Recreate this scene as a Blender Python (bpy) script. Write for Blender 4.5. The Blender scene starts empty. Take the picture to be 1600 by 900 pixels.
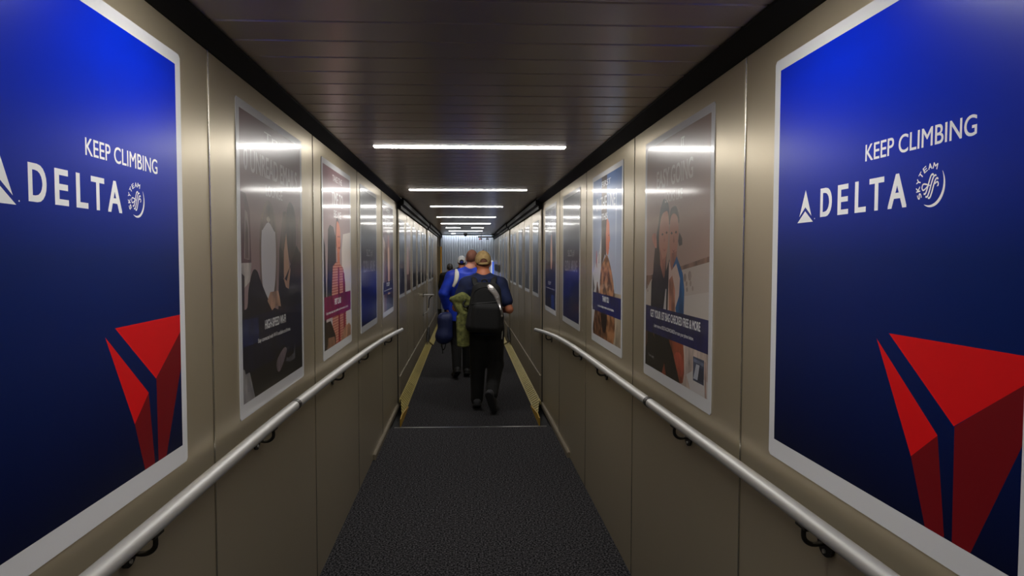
import bpy, bmesh, math, random
import numpy as np
from mathutils import Vector, Matrix
from mathutils.geometry import tessellate_polygon

rnd = random.Random(7)
SC = bpy.context.scene
COL = SC.collection
PI = math.pi

# ------------------------------------------------------------------ camera, world, exposure
EYE = 1.65
FPX = 1040.0
YAW, PITCH = 0.040, 0.0442
cam_data = bpy.data.cameras.new('camera')
cam_data.sensor_width = 36.0
cam_data.lens = 36.0 * FPX / 1600.0
cam_data.shift_x = 30.4 / 1600.0
cam_data.clip_start = 0.02
cam = bpy.data.objects.new('camera', cam_data)
COL.objects.link(cam)
fw = Vector((math.sin(YAW) * math.cos(PITCH), math.cos(YAW) * math.cos(PITCH), -math.sin(PITCH)))
cam.location = (0, 0, EYE)
cam.rotation_euler = fw.to_track_quat('-Z', 'Y').to_euler()
SC.camera = cam

world = bpy.data.worlds.new('world')
SC.world = world
world.use_nodes = True
world.node_tree.nodes['Background'].inputs[0].default_value = (0.004, 0.004, 0.005, 1)
world.node_tree.nodes['Background'].inputs[1].default_value = 1.0

LAMP = 24.0                                             # radiance of the ceiling light strips
SC.view_settings.view_transform = 'Standard'
SC.view_settings.look = 'None'
SC.view_settings.exposure = 0.92
SC.view_settings.gamma = 1.0
SC.view_settings.use_curve_mapping = False
SC.cycles.max_bounces = 10
SC.cycles.diffuse_bounces = 6
SC.cycles.glossy_bounces = 5
SC.cycles.sample_clamp_indirect = 4.0
SC.cycles.caustics_reflective = False
SC.cycles.caustics_refractive = False

# ------------------------------------------------------------------ materials
def srgb(r, g, b):
    f = lambda c: (c / 255 / 12.92) if c / 255 <= 0.04045 else ((c / 255 + 0.055) / 1.055) ** 2.4
    return (f(r), f(g), f(b), 1.0)

def mat(name, col, rough=0.5, metal=0.0, spec=0.5, coat=0.0, coat_rough=0.05, emit=None, strength=0.0,
        noise=None, bump=None, aniso=0.0):
    m = bpy.data.materials.new(name)
    m.use_nodes = True
    nt = m.node_tree
    b = nt.nodes['Principled BSDF']
    b.inputs['Base Color'].default_value = col
    b.inputs['Roughness'].default_value = rough
    b.inputs['Metallic'].default_value = metal
    b.inputs['Specular IOR Level'].default_value = spec
    b.inputs['Coat Weight'].default_value = coat
    b.inputs['Coat Roughness'].default_value = coat_rough
    b.inputs['Anisotropic'].default_value = aniso
    if emit:
        b.inputs['Emission Color'].default_value = emit
        b.inputs['Emission Strength'].default_value = strength
    if noise or bump:
        tc = nt.nodes.new('ShaderNodeTexCoord')
    if noise:                                           # (other colour, scale, detail, lo, hi)
        c2, sc, det, lo, hi = noise
        n = nt.nodes.new('ShaderNodeTexNoise')
        n.inputs['Scale'].default_value = sc
        n.inputs['Detail'].default_value = det
        nt.links.new(tc.outputs['Object'], n.inputs['Vector'])
        r = nt.nodes.new('ShaderNodeValToRGB')
        r.color_ramp.elements[0].position = lo
        r.color_ramp.elements[1].position = hi
        r.color_ramp.elements[0].color = col
        r.color_ramp.elements[1].color = c2
        nt.links.new(n.outputs['Fac'], r.inputs['Fac'])
        nt.links.new(r.outputs['Color'], b.inputs['Base Color'])
    if bump:                                            # (scale, strength, distance)
        n = nt.nodes.new('ShaderNodeTexNoise')
        n.inputs['Scale'].default_value = bump[0]
        n.inputs['Detail'].default_value = 3
        nt.links.new(tc.outputs['Object'], n.inputs['Vector'])
        bp = nt.nodes.new('ShaderNodeBump')
        bp.inputs['Strength'].default_value = bump[1]
        bp.inputs['Distance'].default_value = bump[2]
        nt.links.new(n.outputs['Fac'], bp.inputs['Height'])
        nt.links.new(bp.outputs['Normal'], b.inputs['Normal'])
    return m

M = {}
M['wall'] = mat('champagne_panel', srgb(196, 183, 155), 0.33, 0.6, 0.5, bump=(900, 0.03, 0.001))
M['wall_inner'] = mat('inner_panel', srgb(196, 183, 158), 0.28, 0.65, 0.5, bump=(900, 0.03, 0.001))
M['joint'] = mat('joint_strip', srgb(176, 172, 162), 0.22, 0.9)
M['dark_joint'] = mat('dark_joint', srgb(28, 27, 25), 0.5)
M['plank'] = mat('ceiling_plank_paint', srgb(188, 178, 164), 0.26, 0.42, 0.5)
M['ceil_back'] = mat('ceiling_void', srgb(14, 14, 14), 0.8)
M['beam'] = mat('black_cove', srgb(15, 15, 15), 0.6, 0.0, 0.2)
M['carpet'] = mat('carpet', srgb(22, 22, 24), 0.98, 0, 0.05, noise=(srgb(120, 118, 122), 95, 6, 0.42, 0.74), bump=(320, 0.8, 0.006))
M['carpet2'] = mat('carpet_far', srgb(20, 20, 22), 0.98, 0, 0.05, noise=(srgb(106, 104, 107), 95, 6, 0.42, 0.74), bump=(320, 0.8, 0.006))
M['threshold'] = mat('threshold_metal', srgb(190, 190, 190), 0.3, 0.9)
M['alu'] = mat('aluminium_rail', srgb(206, 205, 202), 0.45, 0.65)
M['dark_metal'] = mat('dark_bracket', srgb(46, 44, 42), 0.35, 0.7)
M['yellow'] = mat('yellow_plate', srgb(178, 162, 92), 0.5, 0.1)
M['yellow_dark'] = mat('yellow_plate_edge', srgb(176, 138, 40), 0.5, 0.1)
M['yellow_base'] = mat('yellow_channel', srgb(70, 62, 34), 0.7)
M['skirt'] = mat('skirting_metal', srgb(140, 130, 112), 0.45, 0.4)
M['black'] = mat('black_rubber', srgb(12, 12, 12), 0.7)
M['diffuser'] = mat('lit_diffuser', (1, 1, 1, 1), 0.4, emit=(1.0, 0.972, 0.925, 1), strength=LAMP)
M['fill_cool'] = mat('cool_fill', (1, 1, 1, 1), 0.4, emit=(0.88, 0.94, 1.0, 1), strength=LAMP * 0.55)  # glow of the added fill strip at the end wall
M['lamp_frame'] = mat('lamp_frame', srgb(96, 92, 86), 0.5, 0.3)
M['corrugated'] = mat('corrugated_sheet', srgb(212, 217, 226), 0.45, 0.15)
M['brown'] = mat('brown_door', srgb(104, 88, 58), 0.5)
M['orange_edge'] = mat('orange_edge', srgb(224, 158, 30), 0.5)
M['grey_paint'] = mat('grey_paint', srgb(134, 128, 116), 0.5)
M['skin'] = mat('skin', srgb(196, 122, 88), 0.5, bump=(60, 0.1, 0.004))
M['skin_pale'] = mat('skin_pale', srgb(198, 140, 118), 0.5)
M['hair_red'] = mat('short_brown_hair', srgb(124, 76, 56), 0.8, noise=(srgb(74, 44, 33), 140, 4, 0.35, 0.65), bump=(400, 0.6, 0.004))
M['hair_dark'] = mat('dark_hair', srgb(30, 24, 21), 0.6, bump=(200, 0.5, 0.004))
M['cap_khaki'] = mat('khaki_cap', srgb(170, 142, 94), 0.85, noise=(srgb(146, 120, 76), 30, 4, 0.35, 0.65))
M['cap_white'] = mat('white_cap', srgb(244, 244, 246), 0.8)
M['cap_blue'] = mat('blue_cap_strap', srgb(28, 54, 150), 0.8)
M['navy_shirt'] = mat('navy_tshirt', srgb(20, 34, 76), 0.85, noise=(srgb(13, 21, 50), 7, 3, 0.35, 0.65))
M['blue_jacket'] = mat('blue_jacket', srgb(18, 62, 205), 0.6, noise=(srgb(12, 42, 160), 8, 3, 0.35, 0.65))
M['stripe'] = mat('pale_stripe', srgb(205, 202, 190), 0.7)
M['black_cloth'] = mat('black_cloth', srgb(9, 9, 10), 0.9, bump=(16, 0.5, 0.02))
M['pack'] = mat('black_nylon', srgb(10, 10, 11), 0.85, bump=(90, 0.3, 0.004))
M['pack_trim'] = mat('black_webbing', srgb(14, 14, 15), 0.75)
M['zip'] = mat('zip', srgb(6, 6, 6), 0.6)
M['silver'] = mat('silver_flap', srgb(190, 186, 184), 0.32, 0.7, bump=(26, 0.6, 0.02))
M['olive'] = mat('olive_fleece', srgb(128, 130, 72), 0.95, noise=(srgb(80, 84, 44), 26, 4, 0.34, 0.66), bump=(60, 0.5, 0.01))
M['navy_bag'] = mat('navy_bag', srgb(20, 34, 84), 0.6, bump=(24, 0.4, 0.015))
M['shoe'] = mat('dark_shoe', srgb(62, 62, 66), 0.75, bump=(160, 0.4, 0.004))
M['sole'] = mat('dark_sole', srgb(34, 34, 37), 0.8)
M['shoe_black'] = mat('black_shoe', srgb(20, 20, 21), 0.7)
M['piping'] = mat('grey_piping', srgb(140, 140, 145), 0.6)
M['eye'] = mat('eye_white', srgb(220, 215, 208), 0.25)
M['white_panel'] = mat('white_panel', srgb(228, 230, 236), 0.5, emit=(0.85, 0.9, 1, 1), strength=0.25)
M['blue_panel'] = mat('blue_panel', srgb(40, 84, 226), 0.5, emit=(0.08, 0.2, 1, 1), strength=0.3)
M['dark_panel'] = mat('dark_panel', srgb(34, 34, 40), 0.45)
M['red_led'] = mat('red_led', srgb(190, 30, 20), 0.4, emit=(1, 0.05, 0.03, 1), strength=0.25)
M['glass_black'] = mat('dome_black', srgb(10, 10, 11), 0.1)

_pm = {}
def pm(c, c2=None, kind=None, matte=False):
    """printed ink under a glossy laminate; c and c2 are sRGB triples"""
    key = (c, c2, kind, matte)
    if key in _pm:
        return _pm[key]
    m = mat('print_%d_%d_%d' % c, srgb(*c), 0.34 if matte else 0.29, 0.0, 0.06 if matte else 0.55, coat=0.4 if matte else 0.5, coat_rough=0.27 if matte else 0.10)
    nt = m.node_tree
    b = nt.nodes['Principled BSDF']
    if matte:
        b.inputs['Specular Tint'].default_value = (0.72, 0.84, 1.0, 1)
    if c2:
        tc = nt.nodes.new('ShaderNodeTexCoord')
        r = nt.nodes.new('ShaderNodeValToRGB')
        r.color_ramp.elements[0].color = srgb(*c)
        r.color_ramp.elements[1].color = srgb(*c2)
        if kind == 'blue':
            el = r.color_ramp.elements.new(0.55)
            el.color = srgb(0, 33, 104)
        if kind in ('up', 'side', 'blue'):
            s = nt.nodes.new('ShaderNodeSeparateXYZ')
            nt.links.new(tc.outputs['Object'], s.inputs[0])
            nt.links.new(s.outputs['X' if kind == 'side' else 'Y'], r.inputs['Fac'])
        elif kind == 'camo':
            n = nt.nodes.new('ShaderNodeTexNoise'); n.inputs['Scale'].default_value = 16; n.inputs['Detail'].default_value = 5
            nt.links.new(tc.outputs['Object'], n.inputs['Vector']); nt.links.new(n.outputs['Fac'], r.inputs['Fac'])
            r.color_ramp.elements[0].position = 0.4; r.color_ramp.elements[1].position = 0.6
        elif kind == 'knit':
            n = nt.nodes.new('ShaderNodeTexWave'); n.inputs['Scale'].default_value = 20; n.bands_direction = 'Y'
            nt.links.new(tc.outputs['Object'], n.inputs['Vector']); nt.links.new(n.outputs['Fac'], r.inputs['Fac'])
        elif kind == 'soft':
            n = nt.nodes.new('ShaderNodeTexNoise'); n.inputs['Scale'].default_value = 5; n.inputs['Detail'].default_value = 2
            nt.links.new(tc.outputs['Object'], n.inputs['Vector']); nt.links.new(n.outputs['Fac'], r.inputs['Fac'])
            r.color_ramp.elements[0].position = 0.35; r.color_ramp.elements[1].position = 0.65
        nt.links.new(r.outputs['Color'], b.inputs['Base Color'])
    elif not matte and max(c) < 200:
        tc = nt.nodes.new('ShaderNodeTexCoord')
        n = nt.nodes.new('ShaderNodeTexNoise'); n.inputs['Scale'].default_value = 11; n.inputs['Detail'].default_value = 5
        r = nt.nodes.new('ShaderNodeValToRGB')
        r.color_ramp.elements[0].position = 0.32; r.color_ramp.elements[1].position = 0.68
        r.color_ramp.elements[0].color = srgb(*[v * 0.74 for v in c]); r.color_ramp.elements[1].color = srgb(*[min(255, v * 1.16 + 4) for v in c])
        mp = nt.nodes.new('ShaderNodeMapping'); mp.inputs['Scale'].default_value = (1.6, 0.7, 1)
        nt.links.new(tc.outputs['Object'], mp.inputs['Vector']); nt.links.new(mp.outputs['Vector'], n.inputs['Vector'])
        nt.links.new(n.outputs['Fac'], r.inputs['Fac']); nt.links.new(r.outputs['Color'], b.inputs['Base Color'])
    _pm[key] = m
    return m

# ------------------------------------------------------------------ helpers
def link(name, me, m=None, parent=None):
    o = bpy.data.objects.new(name, me)
    COL.objects.link(o)
    if m is not None and me is not None:
        for k in (m if isinstance(m, (list, tuple)) else [m]):
            me.materials.append(k)
    if parent is not None:
        o.parent = parent
    return o

def obj(name, bm, m, parent=None, smooth=False, bevel=0.0):
    me = bpy.data.meshes.new(name)
    if bevel:
        bmesh.ops.bevel(bm, geom=bm.edges[:], offset=bevel, segments=1, affect='EDGES')
    bm.normal_update()
    bm.to_mesh(me)
    bm.free()
    if smooth:
        for p in me.polygons:
            p.use_smooth = True
    return link(name, me, m, parent)

def empty(name, loc=(0, 0, 0), kind=None):
    o = bpy.data.objects.new(name, None)
    COL.objects.link(o)
    o.location = loc
    o.empty_display_size = 0.1
    if kind:
        o['kind'] = kind
    return o

def tag(o, label, cat, group=None):
    o['label'] = label
    o['category'] = cat
    if group:
        o['group'] = group
    return o

def part_label(o, label):
    o['label'] = label
    return o

def box(bm, x0, x1, y0, y1, z0, z1, mi=0):
    v = [bm.verts.new((x, y, z)) for x in (x0, x1) for y in (y0, y1) for z in (z0, z1)]
    for f in ((0, 1, 3, 2), (4, 6, 7, 5), (0, 4, 5, 1), (2, 3, 7, 6), (0, 2, 6, 4), (1, 5, 7, 3)):
        fc = bm.faces.new([v[i] for i in f])
        fc.material_index = mi
    return v

def boxobj(name, x0, x1, y0, y1, z0, z1, m, parent=None, bevel=0.0):
    bm = bmesh.new()
    box(bm, x0, x1, y0, y1, z0, z1)
    return obj(name, bm, m, parent, bevel=bevel)

def prism(bm, pts, axis, a, b):
    """extrude a polygon; axis 'y': pts are (x,z), 'x': pts are (y,z)"""
    def P(p, t):
        return (p[0], t, p[1]) if axis == 'y' else ((t, p[0], p[1]) if axis == 'x' else (p[0], p[1], t))
    A = [bm.verts.new(P(p, a)) for p in pts]
    B = [bm.verts.new(P(p, b)) for p in pts]
    n = len(pts)
    bm.faces.new(A)
    bm.faces.new(B[::-1])
    for i in range(n):
        bm.faces.new((A[i], B[i], B[(i + 1) % n], A[(i + 1) % n]))
    bmesh.ops.recalc_face_normals(bm, faces=bm.faces[:])

def catmull(pts, n=6, closed=False):
    pts = [Vector(p) for p in pts]
    out = []
    N = len(pts)
    for i in range(N if closed else N - 1):
        p0 = pts[(i - 1) % N] if (closed or i > 0) else pts[0]
        p1, p2 = pts[i], pts[(i + 1) % N]
        p3 = pts[(i + 2) % N] if (closed or i + 2 < N) else pts[-1]
        for k in range(n):
            t = k / n
            out.append(0.5 * (2 * p1 + (p2 - p0) * t + (2 * p0 - 5 * p1 + 4 * p2 - p3) * t * t + (3 * p1 - p0 - 3 * p2 + p3) * t ** 3))
    if not closed:
        out.append(pts[-1])
    return out

def tube(bm, pts, r, seg=12, flat=1.0, up=Vector((0, 0, 1))):
    """tube along a polyline; r a number or a list; flat squeezes the section across 'up'"""
    pts = [Vector(p) for p in pts]
    rs = r if isinstance(r, (list, tuple)) else [r] * len(pts)
    rings = []
    for i, p in enumerate(pts):
        t = (pts[min(i + 1, len(pts) - 1)] - pts[max(i - 1, 0)]).normalized()
        a = t.cross(up)
        if a.length < 1e-4:
            a = t.cross(Vector((1, 0, 0)))
        a.normalize()
        b = a.cross(t).normalized()
        rings.append([bm.verts.new(p + a * math.cos(2 * PI * k / seg) * rs[i] + b * math.sin(2 * PI * k / seg) * rs[i] * flat) for k in range(seg)])
    for i in range(len(rings) - 1):
        for k in range(seg):
            bm.faces.new((rings[i][k], rings[i][(k + 1) % seg], rings[i + 1][(k + 1) % seg], rings[i + 1][k]))
    bm.faces.new(rings[0][::-1])
    bm.faces.new(rings[-1])
    return rings

def disc(bm, c, axis, r, h, seg=16):
    c, axis = Vector(c), Vector(axis).normalized()
    tube(bm, [c - axis * h / 2, c + axis * h / 2], r, seg, up=Vector((0, 0, 1)) if abs(axis.z) < 0.9 else Vector((1, 0, 0)))

# ------------------------------------------------------------------ the setting: three telescoping tunnel sections
AL, BR = -0.763, 0.858            # outer wall faces
AI, BI = -0.745, 0.840            # inner (far) wall faces
ZW, ZC = 2.265, 2.31              # top of wall panels, ceiling
Y_BACK, Y_J1, Y_J2, Y_END = -4.0, 7.40, 12.60, 18.9
PITCHP = 1.345
SEAM0 = 2.030

def walls(side):
    s = -1 if side == 'left' else 1
    root = empty('wall_' + side, (AL if s < 0 else BR, 0, 0), 'structure')
    rx = root.location.x
    X = (AL if s < 0 else BR) - rx
    XI = (AI if s < 0 else BI) - rx
    def panel(y0, y1, x, z0, z1, m):
        boxobj('wall_panel', min(x, x + s * 0.04), max(x, x + s * 0.04), y0 + 0.006, y1 - 0.006, z0, z1, m, root, bevel=0.002)
    def joint(y, x, z0, z1):
        boxobj('joint_strip', min(x - s * 0.003, x + s * 0.03), max(x - s * 0.003, x + s * 0.03), y - 0.0065, y - 0.0005, z0, z1, M['joint'], root, bevel=0.0015)
        boxobj('joint_groove', min(x + s * 0.010, x + s * 0.035), max(x + s * 0.010, x + s * 0.035), y - 0.0005, y + 0.0065, z0, z1, M['dark_joint'], root)
    seams = [SEAM0 + PITCHP * k for k in range(-4, 4)]
    edges = [Y_BACK] + [y for y in seams if y > Y_BACK + 0.2] + [Y_J1]
    for a, b in zip(edges[:-1], edges[1:]):
        panel(a, b, X, 0.0, ZW, M['wall'])
    for y in edges[1:-1]:
        joint(y, X, 0.0, ZW)
    # black rubber jamb where the outer section ends
    boxobj('end_jamb', min(X - s * 0.008, X + s * 0.06), max(X - s * 0.008, X + s * 0.06), Y_J1, Y_J1 + 0.025, 0, 2.30, M['dark_joint'], root)
    pi = 1.05
    e2 = [Y_J1 + 0.03 + pi * k for k in range(5)] + [Y_J2]
    for a, b in zip(e2[:-1], e2[1:]):
        panel(a, b, XI, 0.30, 2.20, M['wall_inner'])
    for y in e2[1:-1]:
        joint(y, XI, 0.30, 2.20)
    boxobj('end_jamb', min(XI - s * 0.004, XI + s * 0.06), max(XI - s * 0.004, XI + s * 0.06), Y_J2, Y_J2 + 0.02, 0, 2.25, M['dark_joint'], root)
    XJ = XI - s * 0.02
    end3 = 17.0 if s < 0 else Y_END
    e3 = [Y_J2 + 0.05 + pi * k for k in range(int((end3 - Y_J2) / pi))] + [end3]
    for a, b in zip(e3[:-1], e3[1:]):
        panel(a, b, XJ, 0.30, 2.20, M['wall_inner'])
    for y in e3[1:-1]:
        joint(y, XJ, 0.30, 2.20)
    # deep kick board along the foot of the inner walls
    for (a, b, x) in ((Y_J1 + 0.03, Y_J2, XI), (Y_J2 + 0.05, end3, XJ)):
        bm = bmesh.new()
        prism(bm, [(x + s * 0.04, 0.0), (x - s * 0.010, 0.0), (x - s * 0.010, 0.325), (x - s * 0.006, 0.332), (x + s * 0.04, 0.335)], 'y', a, b)
        obj('kick_board', bm, M['skirt'], root)
    return root

walls('left')
walls('right')

# floor
fl = boxobj('floor', AL - 0.04, BR + 0.04, Y_BACK, 6.45, -0.06, 0.0, M['carpet'])
fl['kind'] = 'structure'
fl2 = boxobj('floor', -0.655, 0.735, 6.462, Y_END, -0.06, 0.0, M['carpet2'])
fl2['kind'] = 'structure'
fl3 = boxobj('floor', AL - 0.06, BR + 0.06, 6.46, Y_END, -0.12, -0.062, M['black'])
fl3['kind'] = 'structure'
t = boxobj('trim_1', -0.70, 0.79, 6.445, 6.468, -0.02, 0.004, M['threshold'])
t['kind'] = 'structure'
k = 2
for s, X in ((-1, AL), (1, BR)):                      # low kick plates beside the joint
    bm = bmesh.new()
    prism(bm, [(X, 0.0), (X - s * 0.022, 0.0), (X - s * 0.022, 0.038), (X - s * 0.014, 0.046), (X, 0.046)], 'y', 5.42, 7.36)
    o = obj('trim_%d' % k, bm, M['skirt'])
    o['kind'] = 'structure'
    k += 1
# black coves between wall and ceiling
for s, X, XI in ((-1, AL, AI), (1, BR, BI)):
    w = 0.055 if s < 0 else 0.068
    bm = bmesh.new()
    prism(bm, [(X + s * 0.03, ZW), (X - s * 0.004, ZW), (X - s * w, ZW + 0.036), (X - s * w, ZC + 0.06), (X + s * 0.03, ZC + 0.06)], 'y', Y_BACK, Y_J1 + 0.02)
    o = obj('trim_%d' % k, bm, M['beam']); o['kind'] = 'structure'; k += 1
    for a, b, x, zz in ((Y_J1 + 0.02, Y_J2, XI, 0.0), (Y_J2, Y_END, XI - s * 0.02, -0.005)):
        bm = bmesh.new()
        prism(bm, [(x + s * 0.03, 2.20 + zz), (x - s * 0.03, 2.20 + zz), (x - s * 0.03, 2.235 + zz), (x - s * 0.062, 2.25 + zz), (x - s * 0.062, 2.30 + zz),
                   (x - s * 0.02, 2.33), (x + s * 0.03, 2.33)], 'y', a, b)
        o = obj('trim_%d' % k, bm, M['beam']); o['kind'] = 'structure'; k += 1

# ceiling of cross planks
ceil_root = empty('ceiling', (0, 0, ZC), 'structure')
boxobj('backing', AL, BR, Y_BACK, Y_END - 0.16, 0.045, 0.075, M['ceil_back'], ceil_root)
PW = 0.1665
LIGHTS = [(-3.44, -0.54, 0.59), (-0.965, -0.54, 0.59), (1.51, -0.54, 0.59), (3.985, -0.54, 0.592), (6.46, -0.542, 0.588),
          (8.66, -0.455, 0.478), (10.83, -0.465, 0.485), (12.85, -0.475, 0.47), (14.6, None, None), (16.3, -0.41, 0.40)]
pxl, pxr = -0.72, 0.80
def plank_mesh(x0, x1):
    bm = bmesh.new()
    h = PW / 2 - 0.004
    prism(bm, [(-h, 0.03), (-h, 0.008), (-h + 0.003, 0.0), (h - 0.003, 0.0), (h, 0.008), (h, 0.03)], 'x', x0, x1)
    me = bpy.data.meshes.new('ceiling_plank')
    bm.normal_update(); bm.to_mesh(me); bm.free()
    me.materials.append(M['plank'])
    return me
pmesh = plank_mesh(pxl, pxr)
pmesh_in = plank_mesh(-0.69, 0.785)
i0 = int((Y_BACK - 3.985) / PW) + 1
i1 = int((Y_END - 0.30 - 3.985) / PW)
for i in range(i0, i1 + 1):
    y = 3.985 + i * PW
    o = link('ceiling_plank', pmesh if y < Y_J1 else pmesh_in, None, ceil_root)
    o.location = (0, y, 0.0 if y < Y_J1 else 0.012)

# back walls
wb = boxobj('wall_rear', AL - 0.05, BR + 0.05, Y_BACK - 0.05, Y_BACK, 0, ZC + 0.1, M['wall'])
wb['kind'] = 'structure'
bm = bmesh.new()
x = -0.86
prof = []
while x < 1.3:
    prof += [(x, Y_END), (x + 0.038, Y_END), (x + 0.042, Y_END + 0.040), (x + 0.062, Y_END + 0.040)]
    x += 0.066
lo = [bm.verts.new((p[0], p[1], 0.0)) for p in prof]
hi = [bm.verts.new((p[0], p[1], 2.42)) for p in prof]
for i in range(len(prof) - 1):
    bm.faces.new((lo[i], lo[i + 1], hi[i + 1], hi[i]))
wf = obj('wall_front', bm, M['corrugated'])
wf['kind'] = 'structure'
hd = boxobj('trim_%d' % k, -0.80, 0.90, Y_END - 0.21, Y_END - 0.15, 2.30, 2.42, M['beam']); hd['kind'] = 'structure'; k += 1

# ------------------------------------------------------------------ ceiling lights
def light(y, segs, label, depth=0.10, z=ZC):
    r = empty('ceiling_light', (0, y, z))
    tag(r, label, 'ceiling light', 'light strips across the ceiling')
    for x0, x1 in segs:
        boxobj('lamp_frame', x0 - 0.008, x1 + 0.008, -depth / 2 - 0.008, depth / 2 + 0.008, -0.0008, 0.02, M['lamp_frame'], r)
        boxobj('diffuser', x0, x1, -depth / 2, depth / 2, -0.0025, -0.001, M['diffuser'], r)
    return r
LL = ['lit ceiling strip by the rear wall at the near corridor end',
      'lit ceiling strip one bay before the two large blue posters',
      'lit ceiling strip over the two large blue posters, above the frame',
      'longest lit white strip in the planked ceiling, the one nearest ahead',
      'second lit strip from the front, before the ceiling joint of the tunnel',
      'third lit strip from the front, first beyond the tunnel joint',
      'fourth lit strip from the front, over the walking people',
      'fifth lit strip from the front, at the second tunnel joint',
      'broken lit strip of two short lengths with a gap in the middle',
      'last full lit strip before the corrugated end wall']
for (y, x0, x1), lb in zip(LIGHTS, LL):
    zz = ZC if y < Y_J1 else ZC + 0.012
    segs = [(x0, x1)] if x0 is not None else [(-0.43, -0.125), (0.13, 0.385)]
    light(y, segs, lb, 0.072, zz)
sm = empty('ceiling_light', (-0.33, 18.0, ZC + 0.01))
tag(sm, 'very short lit strip beside the black dome at the corridor end', 'ceiling light', 'light strips across the ceiling')
boxobj('lamp_frame', -0.055, 0.055, -0.03, 0.03, -0.004, 0.01, M['lamp_frame'], sm)
boxobj('diffuser', -0.05, 0.05, -0.025, 0.025, -0.007, -0.0045, M['diffuser'], sm)

end_fill = empty('ceiling_light', (0.03, Y_END - 0.11, 2.405))  # added unseen fill light, put in to brighten the end wall
tag(end_fill, 'added cool fill strip hidden behind the dark header to brighten the corrugated end wall', 'ceiling light')
boxobj('lamp_frame', -0.86, 0.86, -0.06, 0.09, 0.0, 0.02, M['lamp_frame'], end_fill)
boxobj('diffuser', -0.77, 0.77, -0.03, 0.03, -0.004, 0.0, M['fill_cool'], end_fill)

# ------------------------------------------------------------------ handrails
def handrail(side):
    s = -1 if side == 'left' else 1
    X, W = (-0.70, AL) if s < 0 else (0.80, BR)
    if s < 0:
        ctrl = [(-3.9, 1.05), (-1.0, 1.052), (1.3, 1.052), (2.72, 1.05), (4.34, 1.012), (5.52, 0.968), (6.5, 0.918), (7.28, 0.872)]
        sleeve, br = 2.74, (-2.4, -1.2, 0.1, 1.50, 2.42, 3.80, 4.75, 6.25)
    else:
        ctrl = [(-3.9, 1.045), (-1.0, 1.045), (1.3, 1.04), (2.82, 1.022), (4.8, 0.992), (5.82, 0.955), (6.8, 0.893), (7.60, 0.832)]
        sleeve, br = 2.86, (-2.4, -1.2, 0.1, 1.52, 2.50, 4.00, 4.90, 6.60)
    root = empty('handrail', (X, 0, 0))
    tag(root, 'brushed aluminium handrail along the %s wall under the %s' % (side, 'wi-fi poster' if s < 0 else 'easy going poster'), 'handrail')
    pts = catmull([(0, y, z) for y, z in ctrl], 5)
    bm = bmesh.new()
    tube(bm, pts, 0.0205, 16)
    rt = obj('rail_tube', bm, M['alu'], root, smooth=True)
    def z_at(y):
        return float(np.interp(y, [p.y for p in pts], [p.z for p in pts]))
    for dy in (0.0,):
        bm = bmesh.new()
        tube(bm, [(0, sleeve - 0.018, z_at(sleeve - 0.018)), (0, sleeve + 0.018, z_at(sleeve + 0.018))], 0.0225, 16)
        obj('joint_sleeve', bm, M['dark_metal'], root, smooth=False)
    e = pts[-1]
    bm = bmesh.new()
    bmesh.ops.create_uvsphere(bm, u_segments=16, v_segments=8, radius=0.0205, matrix=Matrix.Translation(e))
    obj('end_cap', bm, M['alu'], root, smooth=True)
    for y in br:
        z = z_at(y)
        b = empty('bracket', (0, y, z)); b.parent = root
        wx = W - X
        bm = bmesh.new()
        tube(bm, catmull([(0, 0, -0.018), (0, 0, -0.05), (wx * 0.35, 0, -0.066), (wx * 0.98, 0, -0.062)], 5), 0.006, 8, up=Vector((0, 1, 0)))
        obj('bracket_arm', bm, M['dark_metal'], b, smooth=True)
        bm = bmesh.new()
        disc(bm, (wx - s * 0.004, 0, -0.062), (1, 0, 0), 0.034, 0.007, 20)
        obj('wall_flange', bm, M['dark_metal'], b)
        bm = bmesh.new()
        box(bm, -0.011, 0.011, -0.024, 0.024, -0.026, -0.017)
        obj('saddle', bm, M['dark_metal'], b, bevel=0.002)
        for dz in (-0.083, -0.041):
            bm = bmesh.new()
            disc(bm, (wx - s * 0.009, 0, dz), (1, 0, 0), 0.0055, 0.005, 8)
            obj('screw', bm, M['alu'], b)
    return root
handrail('left')
handrail('right')

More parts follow.
